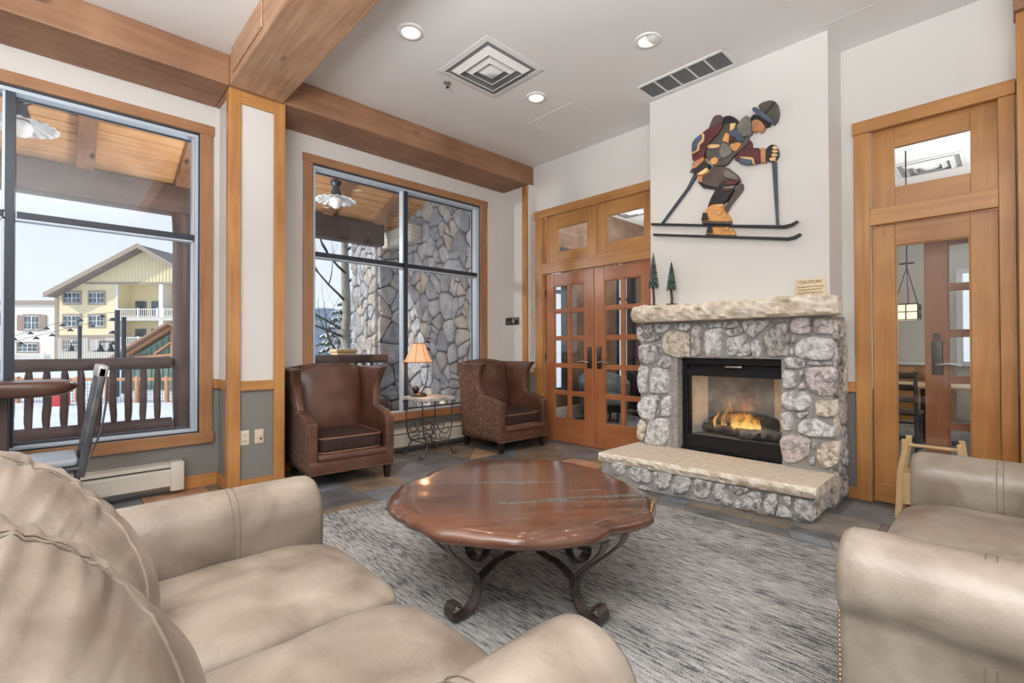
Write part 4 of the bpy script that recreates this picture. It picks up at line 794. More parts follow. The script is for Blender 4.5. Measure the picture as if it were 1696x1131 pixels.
# ---------------------------------------------------------------- wing chairs (face local +x)
def make_wing(label, loc, rotz, first=None):
    o = thing('wing_armchair', label, 'armchair', loc, rotz, group='brown leather wing armchairs')
    w = .395
    # side shells: arm and wing
    for sg in (-1, 1):
        def lean(x, z): return .055*max(0, (z-.62)/.45)**1.3
        rows = [.13,.2,.3,.4,.5,.58,.62,.66,.72,.80,.88,.96,1.02,1.045]
        def xf(z):
            if z <= .60: return .395
            if z <= .66: return .395-(z-.60)/.06*.33
            t = (z-.66)/.385; return .065-.06*math.sin(PI*min(1,t*.9))+.085*t*t
        def xb(z): return -.34-.075*(z-.13)
        mb = MB(); nc = 9
        def P(z, c, side):
            x = xf(z)+(xb(z)-xf(z))*c/(nc-1); th = .085 if z < .62 else .07
            rnd = 1 - .5*(1 if c in (0,) else 0)*0
            y = (w+lean(x, z)*(1.0 if c < 6 else .5)) - (0 if side == 0 else th)
            return (x, sg*y, z)
        G = [[[P(z, c, s) for c in range(nc)] for z in rows] for s in (0, 1)]
        vs = [p for s in G for r in s for p in r]; nr = len(rows); off = nr*nc; fs = []
        for r in range(nr-1):
            for c in range(nc-1):
                fs.append((off+r*nc+c, off+r*nc+c+1, off+(r+1)*nc+c+1, off+(r+1)*nc+c)); fs.append((r*nc+c, r*nc+c+1, (r+1)*nc+c+1, (r+1)*nc+c))
            fs.append((r*nc, off+r*nc, off+(r+1)*nc, (r+1)*nc)); fs.append((r*nc+nc-1, off+r*nc+nc-1, off+(r+1)*nc+nc-1, (r+1)*nc+nc-1))
        for c in range(nc-1): fs.append(((nr-1)*nc+c, off+(nr-1)*nc+c, off+(nr-1)*nc+c+1, (nr-1)*nc+c+1)); fs.append((c, off+c, off+c+1, c+1))
        mb.add(vs, fs, 0, True); a = mb.build('arm_and_wing', brownl, o, bevel=.014)
        # outer fabric panel
        mb = MB(); q = [[(p[0]-(.022 if c == 0 else (-.012 if c == nc-1 else 0)), p[1]+sg*.004, p[2]-(.018 if ri == nr-1 else 0)+(.008 if ri == 0 else 0)) for c, p in enumerate(G[0][ri])] for ri in range(nr)]
        vs = [p for r in q for p in r]; mb.add(vs, [(r*nc+c, r*nc+c+1, (r+1)*nc+c+1, (r+1)*nc+c) for r in range(nr-1) for c in range(nc-1)], 0, True)
        ob = mb.build('outer_side_panel', chenille, o); s = ob.modifiers.new('thickness', 'SOLIDIFY'); s.thickness = .004
        pts = [(q[r][0][0]+.006, q[r][0][1]+sg*.002, q[r][0][2]) for r in range(nr)]+[(q[-1][c][0], q[-1][c][1]+sg*.002, q[-1][c][2]+.006) for c in range(1, nc)]
        nb = MB(); last = None
        dense = []
        for k in range(len(pts)-1):
            A, Bp = Vector(pts[k]), Vector(pts[k+1]); m_ = max(1, int((Bp-A).length/.02))
            dense += [A.lerp(Bp, j/m_) for j in range(m_)]
        for p in dense: nb.rbox(p.x-.0045,p.x+.0045,p.y-.003,p.y+.003,p.z-.0045,p.z+.0045,.0028,1)
        nb.build('nailhead_trim', nail, a)
    # seat box, front rail, cushion
    MB().rbox(-.34,.375,-w+.06,w-.06,.14,.30,.02,2).build('seat_frame', brownl, o)
    fr = MB().rbox(.35,.40,-w+.002,w-.002,.125,.245,.012,2).build('front_rail', brownl, o)
    MB().tube([(.375,-w+.085,.265),(.375,w-.085,.265)], .038, 12).build('front_border', brownl, o)
    nb = MB()
    for k in range(44): y = -w+.01+k*(2*w-.02)/43; nb.rbox(.398,.404,y-.0045,y+.0045,.131,.140,.0028,1)
    nb.build('nailhead_trim', nail, fr)
    def crown(q, r): r.z += .022*max(0, q.z)*(1-q.x**2*.8)*(1-q.y**4); return r
    c = superbox(.065, 0, .37, .305, .30, .068, 9, 12, crown).build('seat_cushion', velvet, o)
    for z in (.432, .308):
        pts = []
        for k in range(40):
            a = 2*PI*k/40; x, y = math.cos(a), math.sin(a); kk = (abs(x)**9+abs(y)**9)**(1/9); pts.append((.065+x/kk*.302, y/kk*.298, z))
        MB().tube(pts, .006, 6, closed=True).build('piping', piping, c)
    # inside back with a shaped top
    nu, nv = 17, 14
    def bk(u, v, front):
        y = (u-.5)*2*.335; top = 1.015+.055*math.cos((u-.5)*PI*1.15)**1 ; z = .36+(top-.36)*v
        x = -.20-.12*v+(.075*(1-(2*u-1)**4)*math.sin(PI*min(1,v*.93+.05))**.5 if front else -.10)
        return (x, y, z)
    mb = MB(); A = [bk(i/(nu-1), j/(nv-1), True) for i in range(nu) for j in range(nv)]; Bq = [bk(i/(nu-1), j/(nv-1), False) for i in range(nu) for j in range(nv)]
    N = nu*nv; fs = []
    for i in range(nu-1):
        for j in range(nv-1): fs += [(i*nv+j,(i+1)*nv+j,(i+1)*nv+j+1,i*nv+j+1), (N+i*nv+j,N+(i+1)*nv+j,N+(i+1)*nv+j+1,N+i*nv+j+1)]
        fs.append((i*nv+nv-1,(i+1)*nv+nv-1,N+(i+1)*nv+nv-1,N+i*nv+nv-1)); fs.append((i*nv,(i+1)*nv,N+(i+1)*nv,N+i*nv))
    for j in range(nv-1): fs += [(j,j+1,N+j+1,N+j), ((nu-1)*nv+j,(nu-1)*nv+j+1,N+(nu-1)*nv+j+1,N+(nu-1)*nv+j)]
    mb.add(A+Bq, fs, 0, True); mb.build('backrest', brownl, o, bevel=.012)
    # outside back panel
    mb = MB().grid(lambda u, v: (-.348-.078*v, (u-.5)*2*(.36+.04*v), .135+(.90+.045*math.cos((u-.5)*PI))*v), 9, 8); ob = mb.build('outer_back_panel', chenille, o); s = ob.modifiers.new('thickness', 'SOLIDIFY'); s.thickness = .012
    for x, y in ((.345,-.345),(.345,.345),(-.31,-.32),(-.31,.32)):
        f = MB(); a, b_ = .034, .022; s = -1 if x < 0 else 0
        f.hexa([(x-b_+s*.03,y-b_,0),(x+b_+s*.03,y-b_,0),(x+b_+s*.03,y+b_,0),(x-b_+s*.03,y+b_,0),(x-a,y-a,.15),(x+a,y-a,.15),(x+a,y+a,.15),(x-a,y+a,.15)]); f.build('leg', darkwood, o, bevel=.003)
    return o
make_wing('brown leather wing armchair between the window pillar and the side table', (-4.53, 2.00, 0), math.radians(-5))
make_wing('brown leather wing armchair in the corner by the french doors', (-4.445, 4.10, 0), math.radians(-1))
# ---------------------------------------------------------------- coffee table
tabwood = wood('polished_live_edge_wood', (.055,.023,.014), (.20,.088,.052), 'x', .17, scale=2.0, bump=.05, coat=.45)
_m = tabwood.node_tree.nodes['Mapping']; _m.vector_type = 'TEXTURE'; _m.inputs['Scale'].default_value = (1/.45, 1/7, 1/7); _m.inputs['Rotation'].default_value = (0, 0, math.radians(52))
t_n = tabwood.node_tree; b = t_n.nodes['Principled BSDF']; src = b.inputs['Base Color'].links[0].from_socket
tcn = t_n.nodes.new('ShaderNodeTexCoord'); mpn = t_n.nodes.new('ShaderNodeMapping'); mpn.vector_type = 'TEXTURE'; mpn.inputs['Scale'].default_value = (1/.8, 1/9, 1); mpn.inputs['Rotation'].default_value = (0,0,math.radians(52)); t_n.links.new(tcn.outputs['Object'], mpn.inputs['Vector'])
crk = t_n.nodes.new('ShaderNodeTexNoise'); crk.inputs['Scale'].default_value = 1.6; crk.inputs['Detail'].default_value = 3; crk.inputs['Distortion'].default_value = .3; t_n.links.new(mpn.outputs[0], crk.inputs['Vector'])
cr2 = t_n.nodes.new('ShaderNodeValToRGB'); ce = cr2.color_ramp.elements; ce[0].position = .652; ce[0].color = (0,0,0,1); ce[1].position = .668; ce[1].color = (1,1,1,1); t_n.links.new(crk.outputs[0], cr2.inputs[0])
chips = M('tmp_chips', (.1,.1,.1)); bpy.data.materials.remove(chips)
cn = t_n.nodes.new('ShaderNodeTexNoise'); cn.inputs['Scale'].default_value = 130; cn.inputs['Detail'].default_value = 3; t_n.links.new(tcn.outputs['Object'], cn.inputs['Vector'])
cr3 = t_n.nodes.new('ShaderNodeValToRGB'); ce = cr3.color_ramp.elements; ce[0].position = .42; ce[0].color = (.02,.03,.03,1); ce[1].position = .62; ce[1].color = (.20,.22,.20,1); t_n.links.new(cn.outputs[0], cr3.inputs[0])
mxn = t_n.nodes.new('ShaderNodeMix'); mxn.data_type = 'RGBA'; t_n.links.new(cr2.outputs[0], mxn.inputs[0]); t_n.links.new(src, mxn.inputs[6]); t_n.links.new(cr3.outputs[0], mxn.inputs[7]); t_n.links.new(mxn.outputs[2], b.inputs['Base Color'])
ct = thing('coffee_table', 'round live-edge wooden coffee table on scrolled iron legs in the middle of the carpet', 'coffee table', (-1.79, 1.80, .009), 0)
RT = [(-7,.62),(12.7,.69),(36,.66),(50,.615),(63,.585),(75,.60),(91,.635),(123,.685),(147,.70),(171,.71),(190,.67),(204,.65),(221,.685),(240,.695),(252,.69),(266,.665),(279,.675),(299,.64),(312,.655),(323,.63),(338,.65)]
def rad(a):
    a %= 360; T_ = [(x%360, r) for x, r in RT]; T_.sort(); T_ = [(T_[-1][0]-360, T_[-1][1])]+T_+[(T_[0][0]+360, T_[0][1])]
    for (a0, r0), (a1, r1) in zip(T_, T_[1:]):
        if a0 <= a <= a1: t = (a-a0)/(a1-a0); t = t*t*(3-2*t); return r0+(r1-r0)*t
mb = MB(); NA = 144; prof = [(.0,.413),(.60,.411),(.90,.411),(.955,.418),(.985,.432),(1.0,.447),(.995,.462),(.975,.478),(.945,.489),(.915,.4925),(.6,.4925),(.0,.4925)]
vs = []; K = len(prof)
for i in range(NA):
    a = 360*i/NA; r0 = rad(a)
    for k, (f, z) in enumerate(prof):
        ch = 0
        if 3 <= k <= 9:
            p = Vector((math.cos(math.radians(a))*4.2, math.sin(math.radians(a))*4.2, z*9)); v = noise.voronoi(p)[0]; ch = .022*(v[0]-.35)+.010*noise.noise(p*1.7)
            if k >= 8: ch = ch*.8-.018*max(0, noise.noise(Vector((math.cos(math.radians(a))*2.6, math.sin(math.radians(a))*2.6, 4))))*3
        rr = r0*f+ch; vs.append((rr*math.cos(math.radians(a)), rr*math.sin(math.radians(a)), z))
mb.add(vs, [(i*K+k, ((i+1)%NA)*K+k, ((i+1)%NA)*K+k+1, i*K+k+1) for i in range(NA) for k in range(K-1)], 0, True)
mb.build('tabletop', tabwood, ct)
hub = (.05, -.03)
MB().lathe([(.036,.0),(.046,.0),(.046,.045),(.036,.045),(.036,0)], (hub[0], hub[1], .225), 20).build('hub_ring', iron, ct)
for k in range(4):
    a = math.radians(-90+90*k+0.5+ (-2)); ca, sa = math.cos(a), math.sin(a); ta = Vector((-sa, ca, 0))
    def W_(r, z, s=0): return (hub[0]+r*ca+ta.x*s, hub[1]+r*sa+ta.y*s, z)
    foot = [(.345,.175),(.322,.135),(.324,.095),(.345,.052),(.380,.02),(.420,.007),(.460,.010),(.487,.03),(.491,.060),(.472,.082),(.446,.078),(.437,.058)]
    lg = MB().ribbon([W_(r, z) for r, z in foot], ta, .06, .010).build('leg', iron, ct)
    for s in (-1, 1):
        st = [(.318,.115,.004),(.332,.155,.008),(.368,.205,.020),(.425,.26,.036),(.485,.315,.052),(.528,.36,.062),(.546,.39,.066),(.550,.411,.067)]
        MB().ribbon([W_(r+.004*s, z, s*q) for r, z, q in st], ta, .052, .008).build('leg_strap', iron, lg)
    br = [(.330,.135),(.255,.175),(.20,.195),(.145,.198),(.10,.205),(.066,.228),(.054,.258),(.066,.285),(.088,.286),(.096,.268)]
    MB().ribbon([W_(r, z) for r, z in br], ta, .045, .008).build('stretcher', iron, ct)
# ---------------------------------------------------------------- iron side table and lamp
stb = thing('side_table', 'small scrolled wrought iron side table with a grey stone top between the armchairs', 'side table', (-4.67, 3.14, 0))
MB().rbox(-.205,.205,-.215,.215,.632,.673,.006).build('tabletop', M('grey_stone_top', (.36,.32,.30), (.58,.54,.51), 9, rough=.3, bump=.03), stb)
def scroll(c, r, a0, turns, axis_u, axis_v, n=18):
    out = []
    for i in range(n):
        t = i/(n-1); a = a0+turns*2*PI*t; rr = r*(1-.72*t); out.append(Vector(c)+Vector(axis_u)*rr*math.cos(a)+Vector(axis_v)*rr*math.sin(a))
    return out
U = Vector((0,1,0)); V3 = Vector((0,0,1))
for sx in (-1, 1):
    for sy in (-1, 1):
        x = sx*.17; Yv = Vector((0,sy,0))
        path = [Vector((x, sy*a, z)) for a, z in ((.238,.602),(.240,.622),(.226,.634),(.206,.622),(.20,.58),(.198,.40),(.190,.30),(.17,.22),(.138,.165),(.13,.15),(.155,.11),(.18,.06),(.20,.02),(.222,.008),(.243,.018),(.246,.038),(.232,.046))]
        path = [p+Vector((sx*.012*max(0,(.15-p.z)/.15)*2, 0, 0)) for p in path]
        MB().tube(path, .0085, 8).build('leg', iron, stb)
for sx in (-1, 1):
    x = sx*.17; f = MB()
    f.tube([(x,-.198,.40),(x,.198,.40)], .006, 6).tube([(x,-.135,.16),(x,.135,.16)], .007, 6)
    for sy in (-1, 1):
        p = [Vector((x, sy*a, z)) for a, z in ((.045,.345),(.055,.365),(.075,.375),(.092,.36),(.09,.33),(.06,.29),(.03,.255),(.02,.235),(.035,.215),(.075,.205),(.12,.195),(.14,.165))]
        f.tube(p, .006, 6)
        p = [Vector((x, sy*a, z)) for a, z in ((.028,.36),(.012,.372),(.002,.36),(.006,.33),(.03,.29),(.07,.26),(.11,.25),(.145,.27),(.16,.30),(.15,.325),(.132,.318))]
        f.tube(p, .006, 6)
        p = [Vector((x, sy*a, z)) for a, z in ((.015,.19),(.03,.20),(.045,.19),(.04,.17),(.02,.165))]
        f.tube(p, .005, 6)
    f.build('scroll_panel', iron, stb)
for y, z in ((0,.16),(-.13,.16),(.13,.16),(.198,.40),(-.198,.40)): MB().tube([(-.17,y,z),(.17,y,z)], .0065, 6).build('cross_bar', iron, stb)
lp = thing('table_lamp', 'lit lamp with peach bell shade and curved dark stem on the side table', 'lamp', (-4.74, 3.04, .673))
MB().lathe([(0,0),(.098,0),(.10,.012),(.085,.022),(.08,.034),(.055,.042),(0,.044)], n=32, sx=1).build('base', bronze, lp)
MB().lathe([(0,.0)]+[(.042*math.sin(PI*k/10), .042-.042*math.cos(PI*k/10)) for k in range(1, 10)]+[(0,.084)], (-.02,-.025,.04), 18).build('acorn_ball', bronze, lp)
stem = [(.02,.03,.044),(.04,.06,.11),(.055,.085,.20),(.058,.088,.32),(.048,.075,.45),(.04,.06,.56),(.045,.065,.64),(.03,.045,.71),(.008,.012,.755),(-.008,-.01,.762),(-.012,-.012,.74)]
MB().tube(stem, [.009,.008,.007,.007,.006,.007,.006,.005,.005,.005,.005], 8).tube([(-.012,-.012,.75),(-.01,-.01,.60)], .004, 6).build('stem', iron, lp)
for k, (p, q) in enumerate(((5,.06),(6,.05),(4,.045))):
    c = Vector(stem[p]); MB().grid(lambda u, v: (c.x+(u-.5)*q, c.y+.02+v*.045, c.z-.01+.02*math.sin(u*PI)-v*.02), 6, 6).build('leaf', bronze, lp).modifiers.new('thickness', 'SOLIDIFY').thickness = .003
m, n, l, b = nt('lit_lampshade'); b.inputs['Base Color'].default_value = (.70,.40,.24,1); b.inputs['Roughness'].default_value = .8; b.inputs['Emission Color'].default_value = (1,.50,.24,1); b.inputs['Emission Strength'].default_value = .38
shade_m = m
prof = []
for k in range(9): t = k/8; prof.append((.172-.095*t**.72, .395+.215*t))
f = MB().lathe(prof, (0,0,0), 32); sh = f.build('lamp_shade', shade_m, lp); sh.modifiers.new('thickness', 'SOLIDIFY').thickness = .003
r_ = MB()
for j in range(8):
    a = j*PI/4; r_.tube([(r*1.008*math.cos(a), r*1.008*math.sin(a), z) for r, z in prof], .0025, 5)
for k in (0, -1): r_.tube([(prof[k][0]*math.cos(2*PI*j/32), prof[k][0]*math.sin(2*PI*j/32), prof[k][1]) for j in range(32)], .004, 6, closed=True)
r_.build('shade_trim', M('shade_binding', (.30,.10,.035), rough=.8), sh)
MB().lathe([(0,0),(.026,.02),(.03,.05),(.018,.08),(0,.085)], (0,0,.44), 14).build('bulb', glow('warm_bulb', (1,.62,.28), 9), lp)
lamp('table_lamp_light', 'POINT', (-4.74, 3.04, 1.10), 5, (1,.6,.3), .04)
# ---------------------------------------------------------------- bar table and chair at the left window
bt = thing('bar_table', 'dark live-edge slab table standing at the left window', 'table', (-4.69, -.62, 0))
mb = MB(); NA = 56; K = 7
vs = []
for i in range(NA):
    a = 2*PI*i/NA; ca, sa = math.cos(a), math.sin(a); k = (abs(ca)**5+abs(sa)**5)**(1/5); x, y = .235*ca/k, .74*sa/k
    for f, z in ((.0,.915),(.9,.915),(.97,.93),(1.0,.97),(.985,1.005),(.95,1.015),(0,1.016)):
        nn = 1+.05*noise.noise(Vector((x*5,y*5,z*12))) if f > .8 else 1; vs.append((x*f*nn, y*f*nn, z))
mb.add(vs, [(i*K+k, ((i+1)%NA)*K+k, ((i+1)%NA)*K+k+1, i*K+k+1) for i in range(NA) for k in range(K-1)], 0, True); mb.build('tabletop', wood('dark_live_edge', (.05,.022,.015), (.14,.068,.045), 'y', .3), bt)
for y in (-.5, .35): MB().box(-.05,.05,y-.05,y+.05,0,.915).box(-.18,.18,y-.04,y+.04,0,.05).build('leg', W['logz'], bt, bevel=.008)
gun = M('gunmetal', (.07,.075,.085), (.14,.14,.15), 9, rough=.35, metal=.6)
chn = thing('metal_chair', 'metal framed chair seen edge-on with a slanted back, tucked at the slab table', 'chair', (-4.40, -.12, 0))
for s in (-1, 1):
    MB().rbox(s*.19-.02,s*.19+.02,-.022,.022,0,.72,.008,2,tf=Matrix.Translation((0,.245,.40)) @ Matrix.Rotation(math.radians(-9), 4, 'X')).build('back_post', gun, chn)
tfb = Matrix.Translation((0,.245,.40)) @ Matrix.Rotation(math.radians(-9), 4, 'X')
MB().rbox(-.21,.21,-.028,.028,.655,.735,.01,2,tf=tfb).build('top_rail', M('pale_metal_cap', (.50,.48,.47), rough=.35, metal=.5), chn)
MB().rbox(-.17,.17,-.006,.006,.25,.655,.004,2,tf=tfb).build('backrest', gun, chn)
MB().tube([tfb @ Vector((.215,.03,.66)), tfb @ Vector((.217,.05,.5)), tfb @ Vector((.216,.055,.3)), tfb @ Vector((.213,.02,.12))], .007, 6).build('side_bow', gun, chn)
MB().rbox(-.21,.21,-.22,.25,.44,.475,.012,2).build('seat_frame', gun, chn)
MB().rbox(-.20,.20,-.225,.235,.475,.53,.022,3).build('seat', M('window_reflection_vinyl', (.30,.335,.38), rough=.35), chn)  # blue-grey seat colour has the window's reflection painted in
for sx in (-1, 1):
    for y in (-.19, .23): MB().tube([(sx*.185,y,.44),(sx*.20,y*1.1,0)], .013, 8).build('leg', gun, chn)
# ---------------------------------------------------------------- magazine rack by the glazed door
blond = wood('blond_wood', (.50,.33,.15), (.68,.49,.27), 'z', .4)
mg = thing('magazine_rack', 'small blond wood magazine rack behind the right-hand loveseat', 'magazine rack', (-.38, 4.52, 0))
for sy in (-1, 1):
    y = sy*.10; f = MB()
    f.hexa([(-.215,y-.012,0),(-.175,y-.012,0),(-.175,y+.012,0),(-.215,y+.012,0),(-.20,y-.012,.34),(-.165,y-.012,.34),(-.165,y+.012,.34),(-.20,y+.012,.34)])
    f.hexa([(-.20,y-.012,.34),(-.165,y-.012,.34),(-.165,y+.012,.34),(-.20,y+.012,.34),(-.172,y-.012,.50),(-.135,y-.012,.50),(-.135,y+.012,.50),(-.172,y+.012,.50)])
    f.box(-.172,-.135,y-.012,y+.012,.50,.575); f.build('end_post', blond, mg, bevel=.005)
    f = MB(); f.hexa([(.215,y+.012,0),(.175,y+.012,0),(.175,y-.012,0),(.215,y-.012,0),(.152,y+.012,.575),(.118,y+.012,.575),(.118,y-.012,.575),(.152,y-.012,.575)]); f.build('end_post', blond, mg, bevel=.005)
for z in (.52, .30): MB().tube([(-.16,0,z),(.13,0,z)], .013, 10).build('rail', blond, mg)
for s in (-1, 1): MB().hexa([(-.18,s*.09,.12),(.17,s*.09,.12),(.17,s*.10,.12),(-.18,s*.10,.12),(-.17,s*.10,.33),(.15,s*.10,.33),(.15,s*.11,.33),(-.17,s*.11,.33)]).build('side_panel', blond, mg)
MB().box(-.19,.18,-.10,.10,.11,.122).build('bottom_panel', blond, mg)
# ---------------------------------------------------------------- porch outside the windows
RX = -8.4
struct(MB().box(-10.2,-5.24,-9,11,-.35,-.04).build('porch_deck', M('deck_boards', (.10,.075,.065), (.17,.13,.11), 6, (.3,6,1), rough=.8)), 'wooden porch deck outside the windows', 'porch floor')
tag(MB().grid(lambda u, v: (-9.6+4.2*v, -6+10.6*u, -.03+.05*noise.noise(Vector((u*22,v*7,1)))+.02), 70, 22).build('deck_snow', snow), 'thin snow lying on the porch deck', 'snow', kind='stuff')
struct(MB().grid(lambda u, v: (-10-95*v**1.6, -90+180*u, -.9+.18*noise.noise(Vector((u*40,v*30,0)))-.5*v), 60, 60).build('ground', snow), 'snow-covered ground beyond the porch', 'ground')
tag(MB().grid(lambda u, v: (-10.4-2.6*v, -7+16*u, -.85+.75*math.sin(PI*v)*(.6+.5*noise.noise(Vector((u*9,v*3,2))))), 60, 14).build('snow_bank', snow), 'ploughed snow bank just beyond the porch railing', 'snow', kind='stuff')
def S(x): return 3.61+.38*(x-RX)   # soffit height
mb = MB(); x = RX-.15; k = 0
while x < -5.24:
    a, b_ = x, x+.126; mb.hexa([(a,-9,S(a)),(b_,-9,S(b_)),(b_,5.4,S(b_)),(a,5.4,S(a)),(a,-9,S(a)+.02),(b_,-9,S(b_)+.02),(b_,5.4,S(b_)+.02),(a,5.4,S(a)+.02)])
    x += .15
mb.hexa([(RX-.2,-9,S(RX-.2)+.03),(-5.24,-9,S(-5.24)+.03),(-5.24,5.4,S(-5.24)+.03),(RX-.2,5.4,S(RX-.2)+.03),(RX-.2,-9,S(RX-.2)+.2),(-5.24,-9,S(-5.24)+.2),(-5.24,5.4,S(-5.24)+.2),(RX-.2,5.4,S(RX-.2)+.2)], 1)
struct(mb.build('porch_ceiling', [W['soffity'], M('roof_felt', (.008,.006,.005), rough=.9)]), 'sloping tongue-and-groove pine ceiling of the porch', 'porch ceiling')
for i, y in enumerate((-2.9,-1.84,-.78,.275,1.33,2.39,3.45,4.42)):
    a, b_ = RX-.12, -5.3
    o = MB().hexa([(a,y-.09,S(a)-.11),(b_,y-.09,S(b_)-.11),(b_,y+.09,S(b_)-.11),(a,y+.09,S(a)-.11),(a,y-.09,S(a)-.002),(b_,y-.09,S(b_)-.002),(b_,y+.09,S(b_)-.002),(a,y+.09,S(a)-.002)]).build('porch_rafter', W['beamx'], bevel=.01)
    struct(o, ('porch rafter', 'porch rafter', 'porch rafter', 'porch rafter crossing the middle of the left window', 'porch rafter above the log post in the left window', 'porch rafter hidden by the pillar', 'porch rafter behind the pendant light in the right window', 'porch rafter meeting the stone pier')[i]+' under the pine ceiling', 'rafter'); o['group'] = 'rafters under the porch roof'
struct(MB().rbox(RX-.14,RX+.14,-9,4.55,3.17,3.575,.02).build('porch_beam', W['logy']), 'dark timber beam carrying the porch rafters', 'beam')
struct(MB().rbox(-8.74,-7.62,4.72,4.97,3.19,3.52,.02).build('porch_beam', M('pale_timber', (.42,.38,.33), (.55,.51,.46), 5, (.4,4,4), rough=.7)), 'pale timber lintel between the stone pier and the stone wall', 'beam')
def logpoly(a, b, r, seed=0, n=14, taper=0):
    a, b = Vector(a), Vector(b); P = []; R = []
    for i in range(n):
        t = i/(n-1); p = a.lerp(b, t); P.append(p+Vector((.25*r*noise.noise(Vector((t*3,seed,0))), .25*r*noise.noise(Vector((t*3,seed,5))), 0)))
        R.append(r*(1+.10*noise.noise(Vector((t*5,seed,9))))*(1-taper*(2*abs(t-.5))**4))
    return P, R
def log(mb, a, b, r, seed=0, nn=10, taper=0): P, R = logpoly(a, b, r, seed, 14, taper); return mb.tube(P, R, nn)
def log_post(y, label):
    o = log(MB(), (RX,y,-.3), (RX,y,3.17), .135, y, 16).build('log_post', W['logz']); tag(o, label, 'post', 'log posts of the porch')
log_post(1.365, 'thick dark log post at the right end of the left railing'); log_post(-2.6, 'dark log post at the far left end of the porch railing')
def railing(y0, y1, ys, label):
    o = thing('log_railing', label, 'railing', (RX, (y0+y1)/2, 0), group='dark log railings along the porch')
    BW(log(MB(), (RX,y0,1.02), (RX,y1,1.02), .082, 1+y0), 'top_rail', W['logy'], o); BW(log(MB(), (RX,y0,.14), (RX,y1,.14), .10, 2+y0), 'bottom_rail', W['logy'], o)
    for i, y in enumerate(ys): BW(log(MB(), (RX,y,.20), (RX,y,.96), .042, i+y, 8, .35), 'baluster', W['logz'], o)
railing(-2.46, 1.225, [-2.32+.161*i for i in range(22)], 'dark log railing seen through the left window')
railing(1.505, 4.66, [1.62+.161*i for i in range(18)], 'dark log railing seen behind the armchairs, ending at the stone pier')
for y, lb in ((6.1, 'short log newel at the near end of the far railing'), (9.5, 'short log newel at the far end of the far railing')): tag(log(MB(), (RX,y,-.3), (RX,y,1.2), .11, y, 12).build('log_post', W['logz']), lb, 'post')
railing(6.2, 9.4, [6.3+.161*i for i in range(19)], 'dark log railing beyond the stone wall, glimpsed through the french doors')
o = tag(MB().rbox(-8.96,-8.68,3.80,4.18,-.3,1.14,.015).rbox(-8.98,-8.66,3.78,4.20,1.14,1.20,.015).build('newel_post', blond), 'square pale timber newel post behind the railing by the stone pier', 'post')
enamel = M('white_fluted_enamel', (.72,.73,.75), rough=.3)
def porch_pendant_or_fill(x, y, z, label):
    o = thing('porch_pendant', label, 'outdoor lamp', (x, y, z), group='fluted pendant lamps under the porch roof')
    n_ = 72; prof = [(.05,.06),(.075,.045),(.15,.035),(.22,.015),(.265,-.01)]
    vs = []; fs = []
    for i in range(n_):
        a = 2*PI*i/n_; w = math.cos(a*18)
        for k, (r, zz) in enumerate(prof): t = max(0, (r-.075)/.19); vs.append((r*(1+.018*w*t)*math.cos(a), r*(1+.018*w*t)*math.sin(a), zz+.010*w*t))
    K = len(prof); mb = MB().add(vs, [(i*K+k, ((i+1)%n_)*K+k, ((i+1)%n_)*K+k+1, i*K+k+1) for i in range(n_) for k in range(K-1)], 0, True)
    mb.build('fluted_shade', enamel, o).modifiers.new('thickness', 'SOLIDIFY').thickness = .004
    MB().lathe([(0,-.115),(.04,-.105),(.075,-.07),(.085,-.03),(.075,.01),(.05,.045),(0,.05)], n=20).build('globe', M('opal_glass_%d' % int(y*10), (.80,.80,.80), rough=.2), o)
    MB().lathe([(0,.05),(.06,.05),(.065,.10),(.045,.17),(.045,.20),(.075,.225),(.07,.26),(.02,.29),(.013,.30),(.013,S(x)-z-.02),(0,S(x)-z-.02)], n=16).build('stem', dkblue, o)
porch_pendant_or_fill(-6.34, -3.23, 3.31, 'fluted white pendant lamp at the far left end of the porch'); porch_pendant_or_fill(-6.34, 2.76, 3.24, 'fluted white pendant lamp seen through the window behind the armchairs'); porch_pendant_or_fill(-6.34, -.235, 3.31, 'fluted white pendant lamp partly hidden by the mullion of the left window')
lamp('porch_pendant_or_fill', 'POINT', (-6.3, 1.46, 2.7), 110, (1.0,.97,.93), .15); lamp('porch_pendant_or_fill', 'POINT', (-6.3, -3.4, 2.7), 85, (1.0,.97,.93), .15)  # added fill lamps, hidden from view, that belong to no fixture
def stone_face(mb, u0, u1, w0, w1, n, seed, fn, h, asp=.85):
    for i, P in enumerate(voronoi(u0, u1, w0, w1, n, seed, asp, .009, 0 if seed < 30 else 1)):
        if len(P) > 2: mb.stone(P, fn, h, random.Random(seed*91+i).choice((0,0,1,1,2,3,4)), seed*100+i, step=.07, rough=.35)
pier = MB().box(-9.82,-8.75,4.67,5.75,-1,5.2,5)
stone_face(pier, -9.84, -8.74, -.6, 4.2, 96, 21, lambda u, w, h: (u, 4.672-h, w), .075)
stone_face(pier, 4.66, 5.75, -.6, 4.2, 62, 22, lambda u, w, h: (-8.752+h, u, w), .075)
struct(pier.build('stone_pier', EST+[emort]), 'square fieldstone pier at the end of the porch railing', 'pier')
swall = MB().box(-8.30,-5.235,5.06,5.5,-1,5.4,5)
stone_face(swall, -8.32, -5.24, -.2, 4.6, 240, 23, lambda u, w, h: (u, 5.062-h, w), .075)
stone_face(swall, 5.06, 5.5, -.2, 4.6, 26, 24, lambda u, w, h: (-8.298-h, u, w), .06)
struct(swall.build('stone_wall', EST+[emort]), 'tall grey fieldstone wall just outside the window behind the lamp', 'wall')
